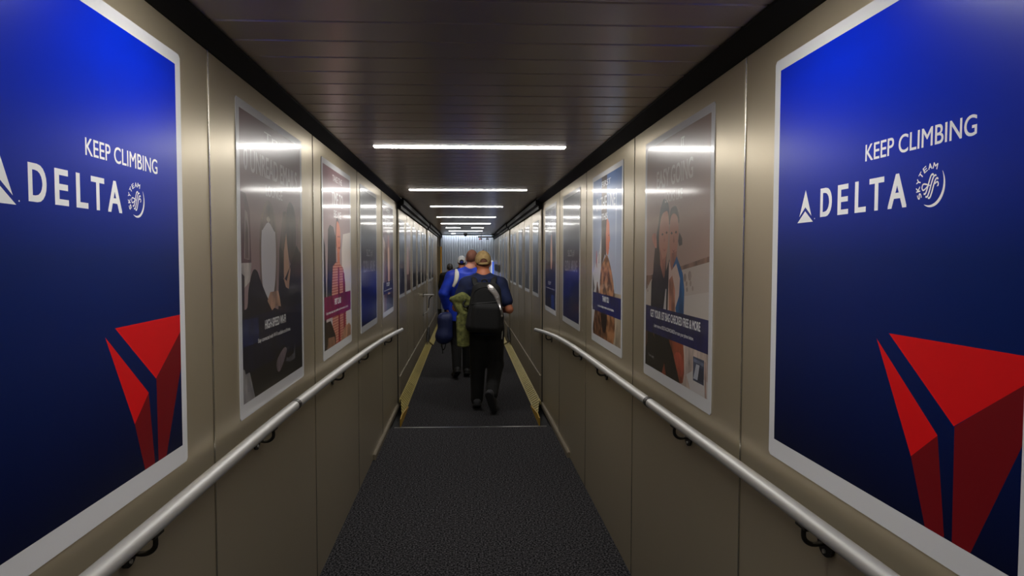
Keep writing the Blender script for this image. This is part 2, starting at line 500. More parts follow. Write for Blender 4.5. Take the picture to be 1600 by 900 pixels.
# ------------------------------------------------------------------ yellow slatted strips along the floor edges
def strip(side):
    s = -1 if side == 'left' else 1
    xi, xo, rise = (-0.650, -0.735, 0.098) if s < 0 else (0.730, 0.828, 0.062)
    root = empty('floor_grating', (xi, 6.5, 0))
    tag(root, 'yellow slatted metal strip sloping up to the %s wall beside the far carpet' % side, 'floor strip')
    dx = xo - xi
    Y0, Y1, Y2 = 0.85, Y_J2 - 6.5, 17.2 - 6.5
    bm = bmesh.new()
    prism(bm, [(0, 0.004), (dx, rise - 0.004), (dx, rise - 0.012), (0, -0.004)], 'y', Y0, Y1)
    obj('channel', bm, M['yellow_base'], root)
    bm = bmesh.new()
    prism(bm, [(0, 0.002), (0, 0.010), (dx * 0.12, 0.010 + rise * 0.12), (dx * 0.12, 0.002 + rise * 0.12)], 'y', Y0, Y1)
    obj('edge_strip', bm, M['yellow'], root)
    bm = bmesh.new()
    prism(bm, [(dx * 0.9, 0.9 * rise), (dx * 0.9, 0.9 * rise + 0.009), (dx, rise + 0.009), (dx, rise - 0.03), (dx * 0.96, rise - 0.03)], 'y', Y0 - 0.06, Y1)
    obj('edge_strip', bm, M['yellow'], root)
    bm = bmesh.new()
    prism(bm, [(dx * 0.12, rise * 0.12 + 0.0), (dx * 0.12, rise * 0.12 + 0.008), (dx * 0.9, rise * 0.9 + 0.008), (dx * 0.9, rise * 0.9)], 'y', -0.034, 0.034)
    me = bpy.data.meshes.new('slat'); bm.to_mesh(me); bm.free(); me.materials.append(M['yellow'])
    n = int((Y1 - Y0) / 0.1)
    for i in range(n):
        o = link('slat', me, None, root)
        o.location = (0, Y0 + 0.05 + i * 0.1, 0)
    # the near end is trimmed on a slant, slatted too
    for i in range(6):
        bm = bmesh.new()
        y = Y0 - 0.05 - i * 0.1
        t0, t1 = max(0.12, 0.86 - (i + 0.85) * 0.135), max(0.12, 0.86 - (i + 0.15) * 0.135)
        v = [bm.verts.new(p) for p in ((dx * 0.06, y - 0.034, rise * 0.06), (dx * 0.06, y + 0.034, rise * 0.06), (dx * t1, y + 0.034, rise * t1), (dx * t0, y - 0.034, rise * t0))]
        f = bm.faces.new(v)
        r = bmesh.ops.extrude_face_region(bm, geom=[f])
        for q in r['geom']:
            if isinstance(q, bmesh.types.BMVert):
                q.co.z += 0.008
        bmesh.ops.recalc_face_normals(bm, faces=bm.faces[:])
        obj('slat', bm, M['yellow'], root)
    bm = bmesh.new()
    prism(bm, [(0.0, 0.0), (0.0, 0.075), (0.16, 0.085), (Y0, 0.012), (Y0, 0.0)], 'x', min(0, -s * 0.012), max(0, -s * 0.012))
    obj('side_plate', bm, M['yellow_dark'], root)
    # the plain stretch in the last section
    bm = bmesh.new()
    prism(bm, [(-s * 0.03, 0.0), (-s * 0.03, 0.014), (dx * 0.55, rise * 0.7 + 0.01), (dx * 0.55, rise * 0.7 - 0.02)], 'y', Y1 + 0.06, Y2)
    obj('far_plate', bm, M['yellow'], root)
    # grey ledge between the strip and the wall
    XW = (AI if s < 0 else BI) - xi
    bm = bmesh.new()
    prism(bm, [(dx * 1.01, rise - 0.01), (dx * 1.01, rise + 0.004), (XW - s * 0.016, rise + 0.075), (XW - s * 0.016, rise + 0.05)], 'y', Y0 + 0.1, Y1)
    obj('ledge', bm, M['skirt'], root)
    for i in range(10):
        bm = bmesh.new()
        bmesh.ops.create_cone(bm, cap_ends=True, segments=8, radius1=0.006, radius2=0.005, depth=0.004,
                              matrix=Matrix.Translation((dx * 0.5, Y0 + 0.55 + i * 0.5 + 0.0, rise * 0.5 + 0.009)))
        obj('screw', bm, M['dark_metal'], root)
    return root
strip('left')
strip('right')
for s, X in ((-1, AI), (1, BI)):
    bm = bmesh.new()
    prism(bm, [(12.1, 0.14), (12.72, 0.14), (12.58, 0.36), (12.50, 0.36)], 'x', X - s * 0.03, X - s * 0.055)
    o = obj('rubber_flap', bm, M['black'])
    tag(o, 'small black rubber flap low on the %s wall at the far joint' % ('left' if s < 0 else 'right'), 'flap')

# ------------------------------------------------------------------ posters
PWID, PHEI = 0.88, 1.09
LAYER = 0.00001

def poly(bm, pts, w, mi):
    vs = [bm.verts.new((p[0], p[1], w)) for p in pts]
    for tri in tessellate_polygon([[Vector((p[0], p[1], 0)) for p in pts]]):
        a, b, c = [vs[i] for i in tri]
        if len({a, b, c}) < 3:
            continue
        n = (b.co - a.co).cross(c.co - a.co)
        if n.length < 1e-12:
            continue
        try:
            f = bm.faces.new((a, b, c) if n.z > 0 else (a, c, b))
            f.material_index = mi
        except ValueError:
            pass

def sheet(root, name, shapes, w0):
    """shapes: list of (points, material, smooth); each later one lies a hair above the one before"""
    bm = bmesh.new()
    mats = []
    w = w0
    layer = min(LAYER, 0.00012 / max(1, len(shapes)))
    for pts, m, sm_ in shapes:
        if m not in mats:
            mats.append(m)
        if sm_:
            pts = [(p.x, p.y) for p in catmull([(a, b, 0) for a, b in pts], 4, True)]
        pts = [(min(max(a, 0.031), PWID - 0.031), min(max(b, 0.050), PHEI - 0.031)) for a, b in pts]
        poly(bm, pts, w, mats.index(m))
        w += layer
    o = obj(name, bm, mats, root)
    return o, w + 0.000006

_txt_cache = {}
def text_mesh(s, bold=0.0, spacing=1.0):
    key = (s, bold, spacing)
    if key in _txt_cache:
        return _txt_cache[key]
    cu = bpy.data.curves.new('txt', 'FONT')
    cu.body = s
    cu.offset = bold
    cu.space_character = spacing
    cu.resolution_u = 5
    cu.fill_mode = 'FRONT'
    o = bpy.data.objects.new('txt', cu)
    COL.objects.link(o)
    dg = bpy.context.evaluated_depsgraph_get()
    me = bpy.data.meshes.new_from_object(o.evaluated_get(dg))
    v = [(p.co.x, p.co.y) for p in me.vertices]
    f = [tuple(p.vertices) for p in me.polygons]
    bpy.data.objects.remove(o)
    bpy.data.curves.remove(cu)
    bpy.data.meshes.remove(me)
    _txt_cache[key] = (v, f)
    return v, f

def put_text(bm, s, u0, u1, v0, v1, w, bold=0.0, spacing=1.0, mi=0, xf=None):
    """fit the words into a rectangle; bold is the share of the height by which strokes are thickened"""
    v, f = text_mesh(s, 0.0, spacing)
    xs = [p[0] for p in v]; ys = [p[1] for p in v]
    ax, bx, ay, by = min(xs), max(xs), min(ys), max(ys)
    e = bold * (v1 - v0)
    shifts = [(0, 0)] if bold <= 0 else [(-e, -e * 0.7), (e, -e * 0.7), (-e, e * 0.7), (e, e * 0.7), (0, 0)]
    for k_, (su, sv) in enumerate(shifts):
        vs = []
        for x, y in v:
            u = u0 + e + (x - ax) / (bx - ax) * (u1 - u0 - 2 * e) + su
            q = v0 + e * 0.7 + (y - ay) / (by - ay) * (v1 - v0 - 1.4 * e) + sv
            if xf:
                u, q = xf(u, q)
            vs.append(bm.verts.new((u, q, w + k_ * 0.000002)))
        for p in f:
            try:
                fc = bm.faces.new([vs[i] for i in p])
                fc.normal_update()
                if fc.normal.z < 0:
                    fc.normal_flip()
                fc.material_index = mi
            except ValueError:
                pass

def lettering(root, lines, w, m, name='lettering'):
    for ln in lines:
        bm = bmesh.new()
        put_text(bm, *ln[:5], w, *(ln[5:] if len(ln) > 5 else ()))
        o = obj(name, bm, m, root)
    return o

def poster(side, y0, z0, label, scale=1.0, group=None, matte=False):
    """root is the white-bordered sheet; its local frame is (u along the wall as read, v up, w off the wall)"""
    s = -1 if side == 'left' else 1
    bm = bmesh.new()
    c = 0.008
    o_ = [(c, 0), (PWID - c, 0), (PWID, c), (PWID, PHEI - c), (PWID - c, PHEI), (c, PHEI), (0, PHEI - c), (0, c)]
    prism(bm, o_, 'z', 0.0005, 0.003)
    r = obj('wall_poster', bm, pm((228, 228, 229), None, None, matte))
    if s < 0:
        mx = Matrix(((0, 0, 1), (1, 0, 0), (0, 1, 0)))
        xw = AL if y0 < Y_J1 else (AI if y0 < Y_J2 else AI + 0.02)
    else:
        mx = Matrix(((0, 0, -1), (-1, 0, 0), (0, 1, 0)))
        xw = BR if y0 < Y_J1 + 1.0 and y0 - PWID * scale < Y_J1 else (BI if y0 < Y_J2 + 0.6 else BI - 0.02)
    r.matrix_world = Matrix.Translation((xw, y0, z0)) @ mx.to_4x4() @ Matrix.Diagonal((scale, 1.0 if scale == 1.0 else 0.82, 1, 1))
    tag(r, label, 'poster', group)
    return r

IN = [(0.031, 0.050), (PWID - 0.031, 0.050), (PWID - 0.031, PHEI - 0.031), (0.031, PHEI - 0.031)]
WHITE = (246, 246, 246)

def stroke(pts, w0, w1=None, n=8):
    """ribbon outline along a curve, tapering from w0 to w1"""
    c = [(p.x, p.y) for p in catmull([(a, b, 0) for a, b in pts], n)]
    L, R = [], []
    for i, p in enumerate(c):
        a, b = c[max(i - 1, 0)], c[min(i + 1, len(c) - 1)]
        d = Vector((b[0] - a[0], b[1] - a[1])); d.normalize()
        w = (w0 if w1 is None else w0 + (w1 - w0) * i / (len(c) - 1)) / 2
        L.append((p[0] - d.y * w, p[1] + d.x * w)); R.append((p[0] + d.y * w, p[1] - d.x * w))
    return L + R[::-1]

# ---- the two large airline posters
def airline_poster(side, y0, label):
    r = poster(side, y0, 1.10, label, matte=True)
    blue = pm((0, 5, 34), (0, 44, 215), 'blue', True)
    sh = [(IN, blue, False)]
    o, w = sheet(r, 'blue_print', sh, 0.0031)
    red, dk = pm((226, 20, 26), None, None, True), pm((120, 14, 24), None, None, True)
    U1 = PWID - 0.031
    emb = [([(0.707, 0.256), (U1, 0.357), (U1, 0.262), (0.752, 0.050), (0.709, 0.050)], dk, False),
           ([(0.596, 0.170), (0.666, 0.229), (0.690, 0.050), (0.640, 0.050)], dk, False),
           ([(0.520, 0.399), (U1, 0.401), (U1, 0.356), (0.705, 0.256)], red, False),
           ([(0.480, 0.384), (0.666, 0.229), (0.596, 0.170)], red, False)]
    sheet(r, 'red_emblem', emb, w + 0.000004)
    m = pm(WHITE, None, None, True)
    bm = bmesh.new()
    put_text(bm, 'KEEP CLIMBING', 0.425, 0.737, 0.757, 0.793, w, 0.012, 1.0)
    obj('slogan_lettering', bm, m, r)
    bm = bmesh.new()
    for ch, a, b in (('D', 0.247, 0.298), ('E', 0.322, 0.365), ('L', 0.390, 0.431), ('T', 0.442, 0.492), ('A', 0.505, 0.563)):
        put_text(bm, ch, a, b, 0.650, 0.718, w, 0.032)
    obj('lettering', bm, m, r)
    bm = bmesh.new()
    poly(bm, [(0.138, 0.641), (0.176, 0.669), (0.2145, 0.641)], w, 0)
    poly(bm, [(0.147, 0.656), (0.177, 0.722), (0.2065, 0.656), (0.1765, 0.679)], w + 0.000012, 0)
    disc(bm, (0.222, 0.648, w), (0, 0, 1), 0.0016, 0.0001, 8)
    obj('delta_emblem', bm, m, r)
    # round alliance emblem: letters on an arc, a looped ribbon and a tapering sweep
    bm = bmesh.new()
    cx, cy, R = 0.631, 0.684, 0.0355
    for i, ch in enumerate('SKYTEAM'):
        a = math.radians(208 - i * (133 / 6.0))
        def xf(u, q, a=a):
            ca, sa = math.cos(a - PI / 2), math.sin(a - PI / 2)
            x_, y_ = u, q + R
            return cx + x_ * ca - y_ * sa, cy + x_ * sa + y_ * ca
        wd = 0.0052 if ch not in 'M' else 0.0062
        put_text(bm, ch, -wd, wd, -0.005, 0.006, w, 0.035, xf=xf)
    pts = []
    outer, inner = [], []
    for i in range(33):
        t_ = i / 32
        a = math.radians(38 - t_ * 160)
        th = 0.0062 * math.sin(PI * min(1, t_ * 1.0)) ** 0.8 + 0.0003
        outer.append((cx + math.cos(a) * 0.0385 * 0.92, cy + math.sin(a) * 0.0395))
        inner.append((cx + math.cos(a) * (0.0385 - th) * 0.92, cy + math.sin(a) * (0.0395 - th)))
    poly(bm, outer + inner[::-1], w, 0)
    for dxx, dyy, k_ in ((0.0, 0.0, 1.0), (0.006, -0.006, 0.92), (-0.006, 0.006, 0.92)):
        q = [(-0.012, -0.019), (-0.007, -0.019), (-0.002, -0.010), (0.003, 0.004), (0.008, 0.015), (0.013, 0.018), (0.015, 0.015)]
        poly(bm, stroke([(cx - 0.003 + dxx + a * k_, cy + dyy * 0.7 + b * k_) for a, b in q], 0.0036, 0.0030), w, 0)
    q = [(-0.008, 0.001), (-0.015, -0.004), (-0.021, -0.006), (-0.024, -0.001), (-0.021, 0.005), (-0.012, 0.004), (-0.002, 0.000), (0.008, -0.003), (0.016, -0.003), (0.019, 0.002), (0.016, 0.006), (0.010, 0.003)]
    poly(bm, stroke([(cx - 0.001 + a, cy - 0.0005 + b) for a, b in q], 0.0028), w + 0.000012, 0)
    obj('alliance_emblem', bm, m, r)
    return r

airline_poster('left', 0.948, 'large blue airline poster with red emblem cut by the left frame edge')
airline_poster('right', 1.828, 'large blue airline poster with red emblem on the right wall, nearest')

def headline(r, w, a, b, c, col=(206, 198, 194), ua=(0.31, 0.53), ub=(0.07, 0.79), uc=(0.32, 0.55)):
    ls = []
    if a: ls.append((a, ua[0], ua[1], 0.995, 1.030, 0.03))
    if b: ls.append((b, ub[0], ub[1], 0.856, 0.936, 0.022))
    if c: ls.append((c, uc[0], uc[1], 0.788, 0.830, 0.03))
    return lettering(r, ls, w, pm(col), 'headline_lettering')

def caption(r, w, title, sub, ut, us, vt=(0.282, 0.317), vs=(0.236, 0.256), col=WHITE):
    return lettering(r, [(title, ut[0], ut[1], vt[0], vt[1], 0.035), (sub, us[0], us[1], vs[0], vs[1], 0.02)], w, pm(col), 'caption_lettering')

def band_pts(v0=0.209, v1=0.331):
    return [(0.031, v0), (PWID - 0.031, v0), (PWID - 0.031, v1), (0.031, v1)]

# ---- left wall: cabin window poster
r = poster('left', 2.257, 1.10, 'poster of an aircraft cabin window reading 0 unread emails')
sh = [(IN, pm((184, 158, 152), (132, 102, 104), 'up'), False),
      ([(0.031, 0.53), (0.031, 0.78), (0.084, 0.775), (0.129, 0.717), (0.136, 0.536)], pm((92, 58, 66)), False),
      ([(0.06, 0.55), (0.075, 0.72), (0.10, 0.71), (0.118, 0.66), (0.12, 0.545)], pm((150, 132, 128)), False),
      ([(0.07, 0.55), (0.082, 0.69), (0.105, 0.66), (0.108, 0.55)], pm((104, 84, 82)), False),
      ([(0.031, 0.44), (0.031, 0.535), (0.14, 0.535), (0.12, 0.47)], pm((196, 186, 176)), False),
      ([(0.031, 0.25), (0.031, 0.50), (0.06, 0.49), (0.05, 0.25)], pm((58, 46, 50)), False),
      ([(0.351, 0.775), (0.275, 0.735), (0.236, 0.64), (0.235, 0.50), (0.262, 0.40), (0.345, 0.35), (0.43, 0.40), (0.466, 0.52), (0.462, 0.66), (0.425, 0.74)], pm((132, 110, 98)), True),
      ([(0.351, 0.755), (0.29, 0.715), (0.256, 0.62), (0.255, 0.50), (0.28, 0.42), (0.345, 0.385), (0.41, 0.42), (0.442, 0.53), (0.440, 0.64), (0.41, 0.715)], pm((222, 218, 220)), True),
      ([(0.351, 0.757), (0.29, 0.718), (0.262, 0.655), (0.348, 0.690), (0.436, 0.655), (0.41, 0.718)], pm((112, 94, 86)), True),
      ([(0.325, 0.700), (0.345, 0.712), (0.372, 0.700), (0.348, 0.690)], pm((196, 182, 170)), True),
      ([(0.49, 0.58), (0.556, 0.745), (0.60, 0.75), (0.60, 0.55), (0.56, 0.30), (0.50, 0.30), (0.47, 0.40)], pm((86, 68, 60)), False),
      ([(0.77, 0.60), (0.79, 0.70), (0.849, 0.745), (0.849, 0.30), (0.77, 0.4)], pm((124, 100, 88)), False),
      ([(0.60, 0.66), (0.62, 0.60), (0.645, 0.505), (0.60, 0.46), (0.555, 0.47), (0.562, 0.58)], pm((212, 168, 136)), False),
      ([(0.669, 0.795), (0.615, 0.755), (0.600, 0.69), (0.617, 0.60), (0.66, 0.53), (0.73, 0.54), (0.765, 0.64), (0.745, 0.755)], pm((66, 52, 47)), True),
      ([(0.49, 0.50), (0.50, 0.60), (0.545, 0.58), (0.56, 0.46), (0.66, 0.52), (0.77, 0.61), (0.849, 0.57), (0.849, 0.05), (0.40, 0.05), (0.46, 0.30)], pm((22, 20, 24)), False),
      ([(0.55, 0.47), (0.60, 0.455), (0.655, 0.515), (0.66, 0.50), (0.63, 0.42), (0.585, 0.43)], pm((190, 148, 118)), False),
      ([(0.031, 0.05), (0.031, 0.34), (0.085, 0.38), (0.102, 0.443), (0.15, 0.505), (0.20, 0.505), (0.25, 0.46), (0.37, 0.37), (0.55, 0.30), (0.65, 0.05)], pm((20, 18, 22)), True),
      ([(0.321, 0.388), (0.36, 0.42), (0.47, 0.42), (0.497, 0.377), (0.505, 0.354), (0.44, 0.362), (0.381, 0.347)], pm((196, 152, 122)), False),
      (band_pts(0.150, 0.345), pm((20, 22, 46)), False),
      ([(0.031, 0.245), (0.21, 0.245), (0.21, 0.335), (0.031, 0.340)], pm((24, 36, 84)), False),
      ([(0.42, 0.14), (0.46, 0.175), (0.547, 0.190), (0.57, 0.17), (0.45, 0.09)], pm((10, 10, 12)), True),
      ([(0.44, 0.10), (0.435, 0.14), (0.54, 0.178), (0.585, 0.160), (0.49, 0.095)], pm((118, 104, 110)), True),
      ([(0.587, 0.136), (0.60, 0.125), (0.70, 0.135), (0.723, 0.18), (0.722, 0.108), (0.64, 0.105), (0.565, 0.118)], pm((84, 82, 88)), False),
      ([(0.031, 0.05), (0.031, 0.172), (0.05, 0.165), (0.055, 0.15), (0.10, 0.15), (0.155, 0.05)], pm((150, 146, 146)), False)]
_, w = sheet(r, 'cabin_print', sh, 0.0031)
headline(r, w, 'Try', '0 UNREAD EMAILS', 'LOUNGE', (214, 206, 204))
caption(r, w, 'HIGH-SPEED WI-FI', 'Stay connected with Wi-Fi available at all times.', (0.285, 0.575), (0.20, 0.648))

# ---- left wall: woman in a striped sweater, crimson band
r = poster('left', 3.565, 1.10, 'poster with a crimson band and a person in a striped sweater')
sh = [(IN, pm((222, 206, 200), (150, 118, 122), 'up'), False),
      ([(0.031, 0.05), (0.031, 0.66), (0.07, 0.62), (0.09, 0.35), (0.08, 0.05)], pm((38, 32, 38)), False),
      ([(0.60, 0.05), (0.55, 0.60), (0.60, 0.70), (0.849, 0.72), (0.849, 0.05)], pm((238, 226, 216)), False),
      ([(0.10, 0.30), (0.135, 0.57), (0.150, 0.71), (0.20, 0.74), (0.30, 0.73), (0.36, 0.68), (0.38, 0.50), (0.30, 0.30)], pm((44, 42, 52)), False),
      ([(0.36, 0.70), (0.40, 0.79), (0.45, 0.78), (0.505, 0.70), (0.52, 0.62), (0.45, 0.60), (0.38, 0.62)], pm((48, 30, 28)), True),
      ([(0.40, 0.76), (0.38, 0.66), (0.42, 0.57), (0.47, 0.57), (0.515, 0.65), (0.50, 0.73), (0.45, 0.765)], pm((226, 138, 108)), True),
      ([(0.425, 0.68), (0.445, 0.686), (0.46, 0.68), (0.445, 0.674)], pm((62, 40, 36)), False),
      ([(0.475, 0.682), (0.49, 0.687), (0.502, 0.681), (0.489, 0.675)], pm((62, 40, 36)), False),
      ([(0.44, 0.613), (0.465, 0.622), (0.49, 0.615), (0.465, 0.604)], pm((150, 52, 50)), False),
      ([(0.455, 0.665), (0.47, 0.64), (0.452, 0.636)], pm((190, 104, 80)), False),
      ([(0.40, 0.58), (0.42, 0.50), (0.49, 0.50), (0.48, 0.59)], pm((214, 128, 98)), False),
      ([(0.26, 0.05), (0.24, 0.36), (0.271, 0.506), (0.38, 0.53), (0.483, 0.519), (0.60, 0.49), (0.66, 0.40), (0.70, 0.05)], pm((226, 170, 140), (176, 66, 62), 'knit'), False),
      ([(0.43, 0.05), (0.42, 0.50), (0.47, 0.50), (0.48, 0.05)], pm((150, 34, 44)), False),
      ([(0.59, 0.10), (0.58, 0.46), (0.63, 0.46), (0.655, 0.38), (0.65, 0.10)], pm((140, 36, 44)), False),
      ([(0.05, 0.05), (0.06, 0.20), (0.20, 0.20), (0.34, 0.10), (0.34, 0.05)], pm((52, 34, 30)), False),
      ([(0.10, 0.05), (0.13, 0.11), (0.30, 0.10), (0.33, 0.05)], pm((150, 106, 84)), False),
      ([(0.50, 0.05), (0.62, 0.12), (0.78, 0.135), (0.849, 0.11), (0.849, 0.05)], pm((196, 144, 110)), False),
      (band_pts(0.216, 0.340), pm((136, 16, 72)), False)]
_, w = sheet(r, 'sweater_print', sh, 0.0031)
headline(r, w, 'TAKE THE', 'TIME TO', 'BE ME', (238, 236, 236), (0.29, 0.58), (0.258, 0.607), (0.32, 0.545))
caption(r, w, 'FIRST CLASS', 'Enjoy more seat, more comfort and more extras on board.', (0.315, 0.512), (0.084, 0.751))

def blue_poster(side, y0, label):
    r = poster(side, y0, 1.10, label)
    sh = [(IN, pm((12, 24, 74), (24, 28, 66), 'up'), False),
          ([(0.10, 0.62), (0.40, 0.80), (0.849, 0.90), (0.849, 1.0), (0.40, 0.90), (0.031, 0.70)], pm((28, 34, 78)), True)]
    _, w = sheet(r, 'navy_print', sh, 0.0031)
    lettering(r, [("SLC'S #1", 0.29, 0.62, 0.562, 0.622, 0.03), ('GLOBAL AIRLINE', 0.116, 0.760, 0.446, 0.535, 0.025)], w, pm((172, 174, 190)), 'headline_lettering')
    return r
blue_poster('left', 4.845, "dark navy poster reading SLC'S #1 GLOBAL AIRLINE on the left wall")
blue_poster('right', 5.85, "dark navy poster reading SLC'S #1 GLOBAL AIRLINE on the right wall")

# ---- left wall: traveller in an aisle
r = poster('left', 6.13, 1.10, 'brownish cabin aisle poster last on the left near section')
sh = [(IN, pm((150, 108, 92), (84, 66, 68), 'up'), False),
      ([(0.031, 0.05), (0.031, 0.75), (0.18, 0.70), (0.24, 0.30), (0.20, 0.05)], pm((196, 176, 160)), False),
      ([(0.10, 0.05), (0.12, 0.66), (0.22, 0.62), (0.26, 0.05)], pm((112, 76, 64)), False),
      ([(0.849, 0.05), (0.849, 0.76), (0.70, 0.70), (0.58, 0.30), (0.60, 0.05)], pm((70, 48, 44)), False),
      ([(0.40, 0.05), (0.38, 0.55), (0.42, 0.78), (0.50, 0.78), (0.54, 0.55), (0.56, 0.05)], pm((222, 176, 150)), False),
      ([(0.40, 0.70), (0.43, 0.77), (0.49, 0.77), (0.51, 0.70), (0.46, 0.65)], pm((176, 110, 88)), True),
      ([(0.26, 0.05), (0.30, 0.60), (0.36, 0.62), (0.38, 0.05)], pm((44, 34, 38)), False),
      ([(0.30, 0.05), (0.36, 0.20), (0.60, 0.20), (0.849, 0.14), (0.849, 0.05)], pm((24, 22, 26)), False),
      (band_pts(0.214, 0.327), pm((26, 24, 66)), False)]
_, w = sheet(r, 'aisle_print', sh, 0.0031)
headline(r, w, 'ROOM', 'TO ROAM', 'HERE', (226, 226, 228), (0.31, 0.59), (0.13, 0.78), (0.335, 0.585))
caption(r, w, 'STUDY', 'Work, rest or stretch out as you like all the way.', (0.284, 0.535), (0.08, 0.74))

# ---- right wall: couple under the overhead bins
r = poster('right', 3.157, 1.10, 'poster of a couple in a cabin reading easy going')
sh = [(IN, pm((208, 178, 160), (158, 126, 112), 'up'), False),
      ([(0.031, 0.30), (0.031, 0.47), (0.40, 0.50), (0.849, 0.545), (0.849, 0.30)], pm((206, 192, 178)), False),
      ([(0.031, 0.40), (0.031, 0.470), (0.119, 0.475), (0.547, 0.520), (0.849, 0.558), (0.849, 0.538), (0.555, 0.505), (0.12, 0.455)], pm((142, 108, 88)), False),
      ([(0.56, 0.40), (0.849, 0.432), (0.849, 0.33), (0.56, 0.33)], pm((216, 206, 194)), False)]
for (cx_, cy_, rr) in ((0.59, 0.475, 0.017), (0.645, 0.484, 0.020), (0.61, 0.452, 0.011), (0.655, 0.455, 0.012), (0.615, 0.430, 0.010), (0.68, 0.437, 0.010), (0.055, 0.42, 0.010), (0.06, 0.40, 0.008)):
    sh.append(([(cx_ + rr * math.cos(a * PI / 4), cy_ + rr * math.sin(a * PI / 4)) for a in range(8)], pm((156, 138, 124)), False))
sh = [sh[0], sh[1], sh[2], sh[3]] + [([p for q in [z[0]] for p in q], z[1], z[2]) for z in sh[4:]]
sh += [([(0.30, 0.807), (0.255, 0.77), (0.215, 0.69), (0.175, 0.60), (0.15, 0.50), (0.16, 0.42), (0.33, 0.42), (0.345, 0.55), (0.38, 0.70), (0.372, 0.77), (0.34, 0.795)], pm((44, 33, 30)), True),
       ([(0.123, 0.645), (0.150, 0.665), (0.19, 0.655), (0.20, 0.60), (0.165, 0.605)], pm((196, 132, 108)), True),
       ([(0.33, 0.752), (0.27, 0.735), (0.235, 0.66), (0.245, 0.58), (0.29, 0.535), (0.335, 0.55), (0.368, 0.62), (0.378, 0.70), (0.36, 0.745)], pm((206, 140, 114)), True),
       ([(0.245, 0.60), (0.26, 0.50), (0.32, 0.46), (0.34, 0.56), (0.29, 0.545)], pm((184, 118, 94)), False),
       ([(0.445, 0.765), (0.40, 0.755), (0.382, 0.72), (0.39, 0.69), (0.50, 0.69), (0.508, 0.72), (0.48, 0.757)], pm((58, 44, 40)), True),
       ([(0.445, 0.735), (0.40, 0.72), (0.385, 0.65), (0.40, 0.57), (0.44, 0.53), (0.48, 0.57), (0.502, 0.64), (0.495, 0.71)], pm((200, 136, 110)), True),
       ([(0.40, 0.57), (0.41, 0.50), (0.48, 0.50), (0.485, 0.58)], pm((172, 110, 88)), False),
       ([(0.50, 0.62), (0.515, 0.655), (0.55, 0.63), (0.553, 0.605), (0.515, 0.600)], pm((70, 56, 54)), False)]
for ex, ey in ((0.285, 0.655), (0.345, 0.660), (0.415, 0.655), (0.472, 0.657)):
    sh.append(([(ex - 0.014, ey), (ex, ey + 0.007), (ex + 0.014, ey), (ex, ey - 0.006)], pm((70, 42, 36)), False))
for ex, ey in ((0.318, 0.590), (0.445, 0.585)):
    sh.append(([(ex - 0.026, ey + 0.003), (ex, ey - 0.003), (ex + 0.024, ey + 0.004), (ex, ey - 0.011)], pm((176, 96, 84)), False))
for ex, ey in ((0.315, 0.625), (0.443, 0.620)):
    sh.append(([(ex - 0.010, ey), (ex, ey + 0.026), (ex + 0.012, ey), (ex, ey - 0.007)], pm((176, 108, 86)), False))
sh += [([(0.121, 0.05), (0.115, 0.33), (0.121, 0.44), (0.17, 0.525), (0.26, 0.52), (0.31, 0.46), (0.39, 0.55), (0.40, 0.40), (0.45, 0.05)], pm((26, 24, 36)), False),
       ([(0.44, 0.52), (0.485, 0.56), (0.563, 0.492), (0.585, 0.426), (0.58, 0.33), (0.50, 0.30), (0.45, 0.40)], pm((26, 98, 156)), False),
       ([(0.385, 0.54), (0.42, 0.50), (0.48, 0.53), (0.53, 0.47), (0.52, 0.40), (0.46, 0.33), (0.37, 0.33)], pm((226, 196, 180)), False),
       ([(0.39, 0.33), (0.385, 0.46), (0.43, 0.48), (0.47, 0.42), (0.47, 0.33)], pm((196, 130, 100)), False),
       ([(0.31, 0.33), (0.34, 0.42), (0.352, 0.42), (0.35, 0.33)], pm((206, 200, 196)), False),
       ([(0.031, 0.05), (0.031, 0.25), (0.55, 0.25), (0.849, 0.25), (0.849, 0.05)], pm((198, 178, 166)), False),
       ([(0.62, 0.10), (0.67, 0.05), (0.849, 0.05), (0.849, 0.11), (0.70, 0.13)], pm((210, 204, 200)), False),
       ([(0.031, 0.05), (0.031, 0.25), (0.07, 0.24), (0.10, 0.25), (0.40, 0.25), (0.46, 0.20), (0.54, 0.05)], pm((24, 20, 22)), True),
       ([(0.031, 0.13), (0.031, 0.25), (0.07, 0.25), (0.065, 0.16)], pm((96, 62, 48)), False),
       ([(0.13, 0.25), (0.17, 0.20), (0.18, 0.19), (0.15, 0.24)], pm((170, 120, 96)), False),
       ([(0.38, 0.25), (0.40, 0.20), (0.45, 0.16), (0.50, 0.10), (0.545, 0.05), (0.58, 0.06), (0.595, 0.10), (0.59, 0.17), (0.575, 0.23), (0.57, 0.25)], pm((156, 76, 50)), False),
       ([(0.47, 0.145), (0.50, 0.17), (0.56, 0.165), (0.585, 0.12), (0.56, 0.08), (0.52, 0.09)], pm((186, 84, 66)), True),
       ([(0.30, 0.05), (0.33, 0.10), (0.36, 0.05)], pm((140, 64, 44)), False),
       ([(0.814, 0.18), (0.828, 0.18), (0.840, 0.05), (0.822, 0.05)], pm((176, 146, 132)), False),
       ([(0.695, 0.183), (0.811, 0.183), (0.811, 0.092), (0.697, 0.092)], pm((70, 78, 100)), False),
       ([(0.70, 0.176), (0.806, 0.172), (0.806, 0.160), (0.70, 0.164)], pm((106, 114, 136)), False),
       ([(0.70, 0.10), (0.73, 0.158), (0.765, 0.158), (0.745, 0.10)], pm((190, 194, 204)), False),
       ([(0.745, 0.10), (0.765, 0.150), (0.80, 0.150), (0.80, 0.10)], pm((50, 56, 76)), False),
       (band_pts(0.210, 0.332), pm((26, 28, 86)), False)]
_, w = sheet(r, 'couple_print', sh, 0.0031)
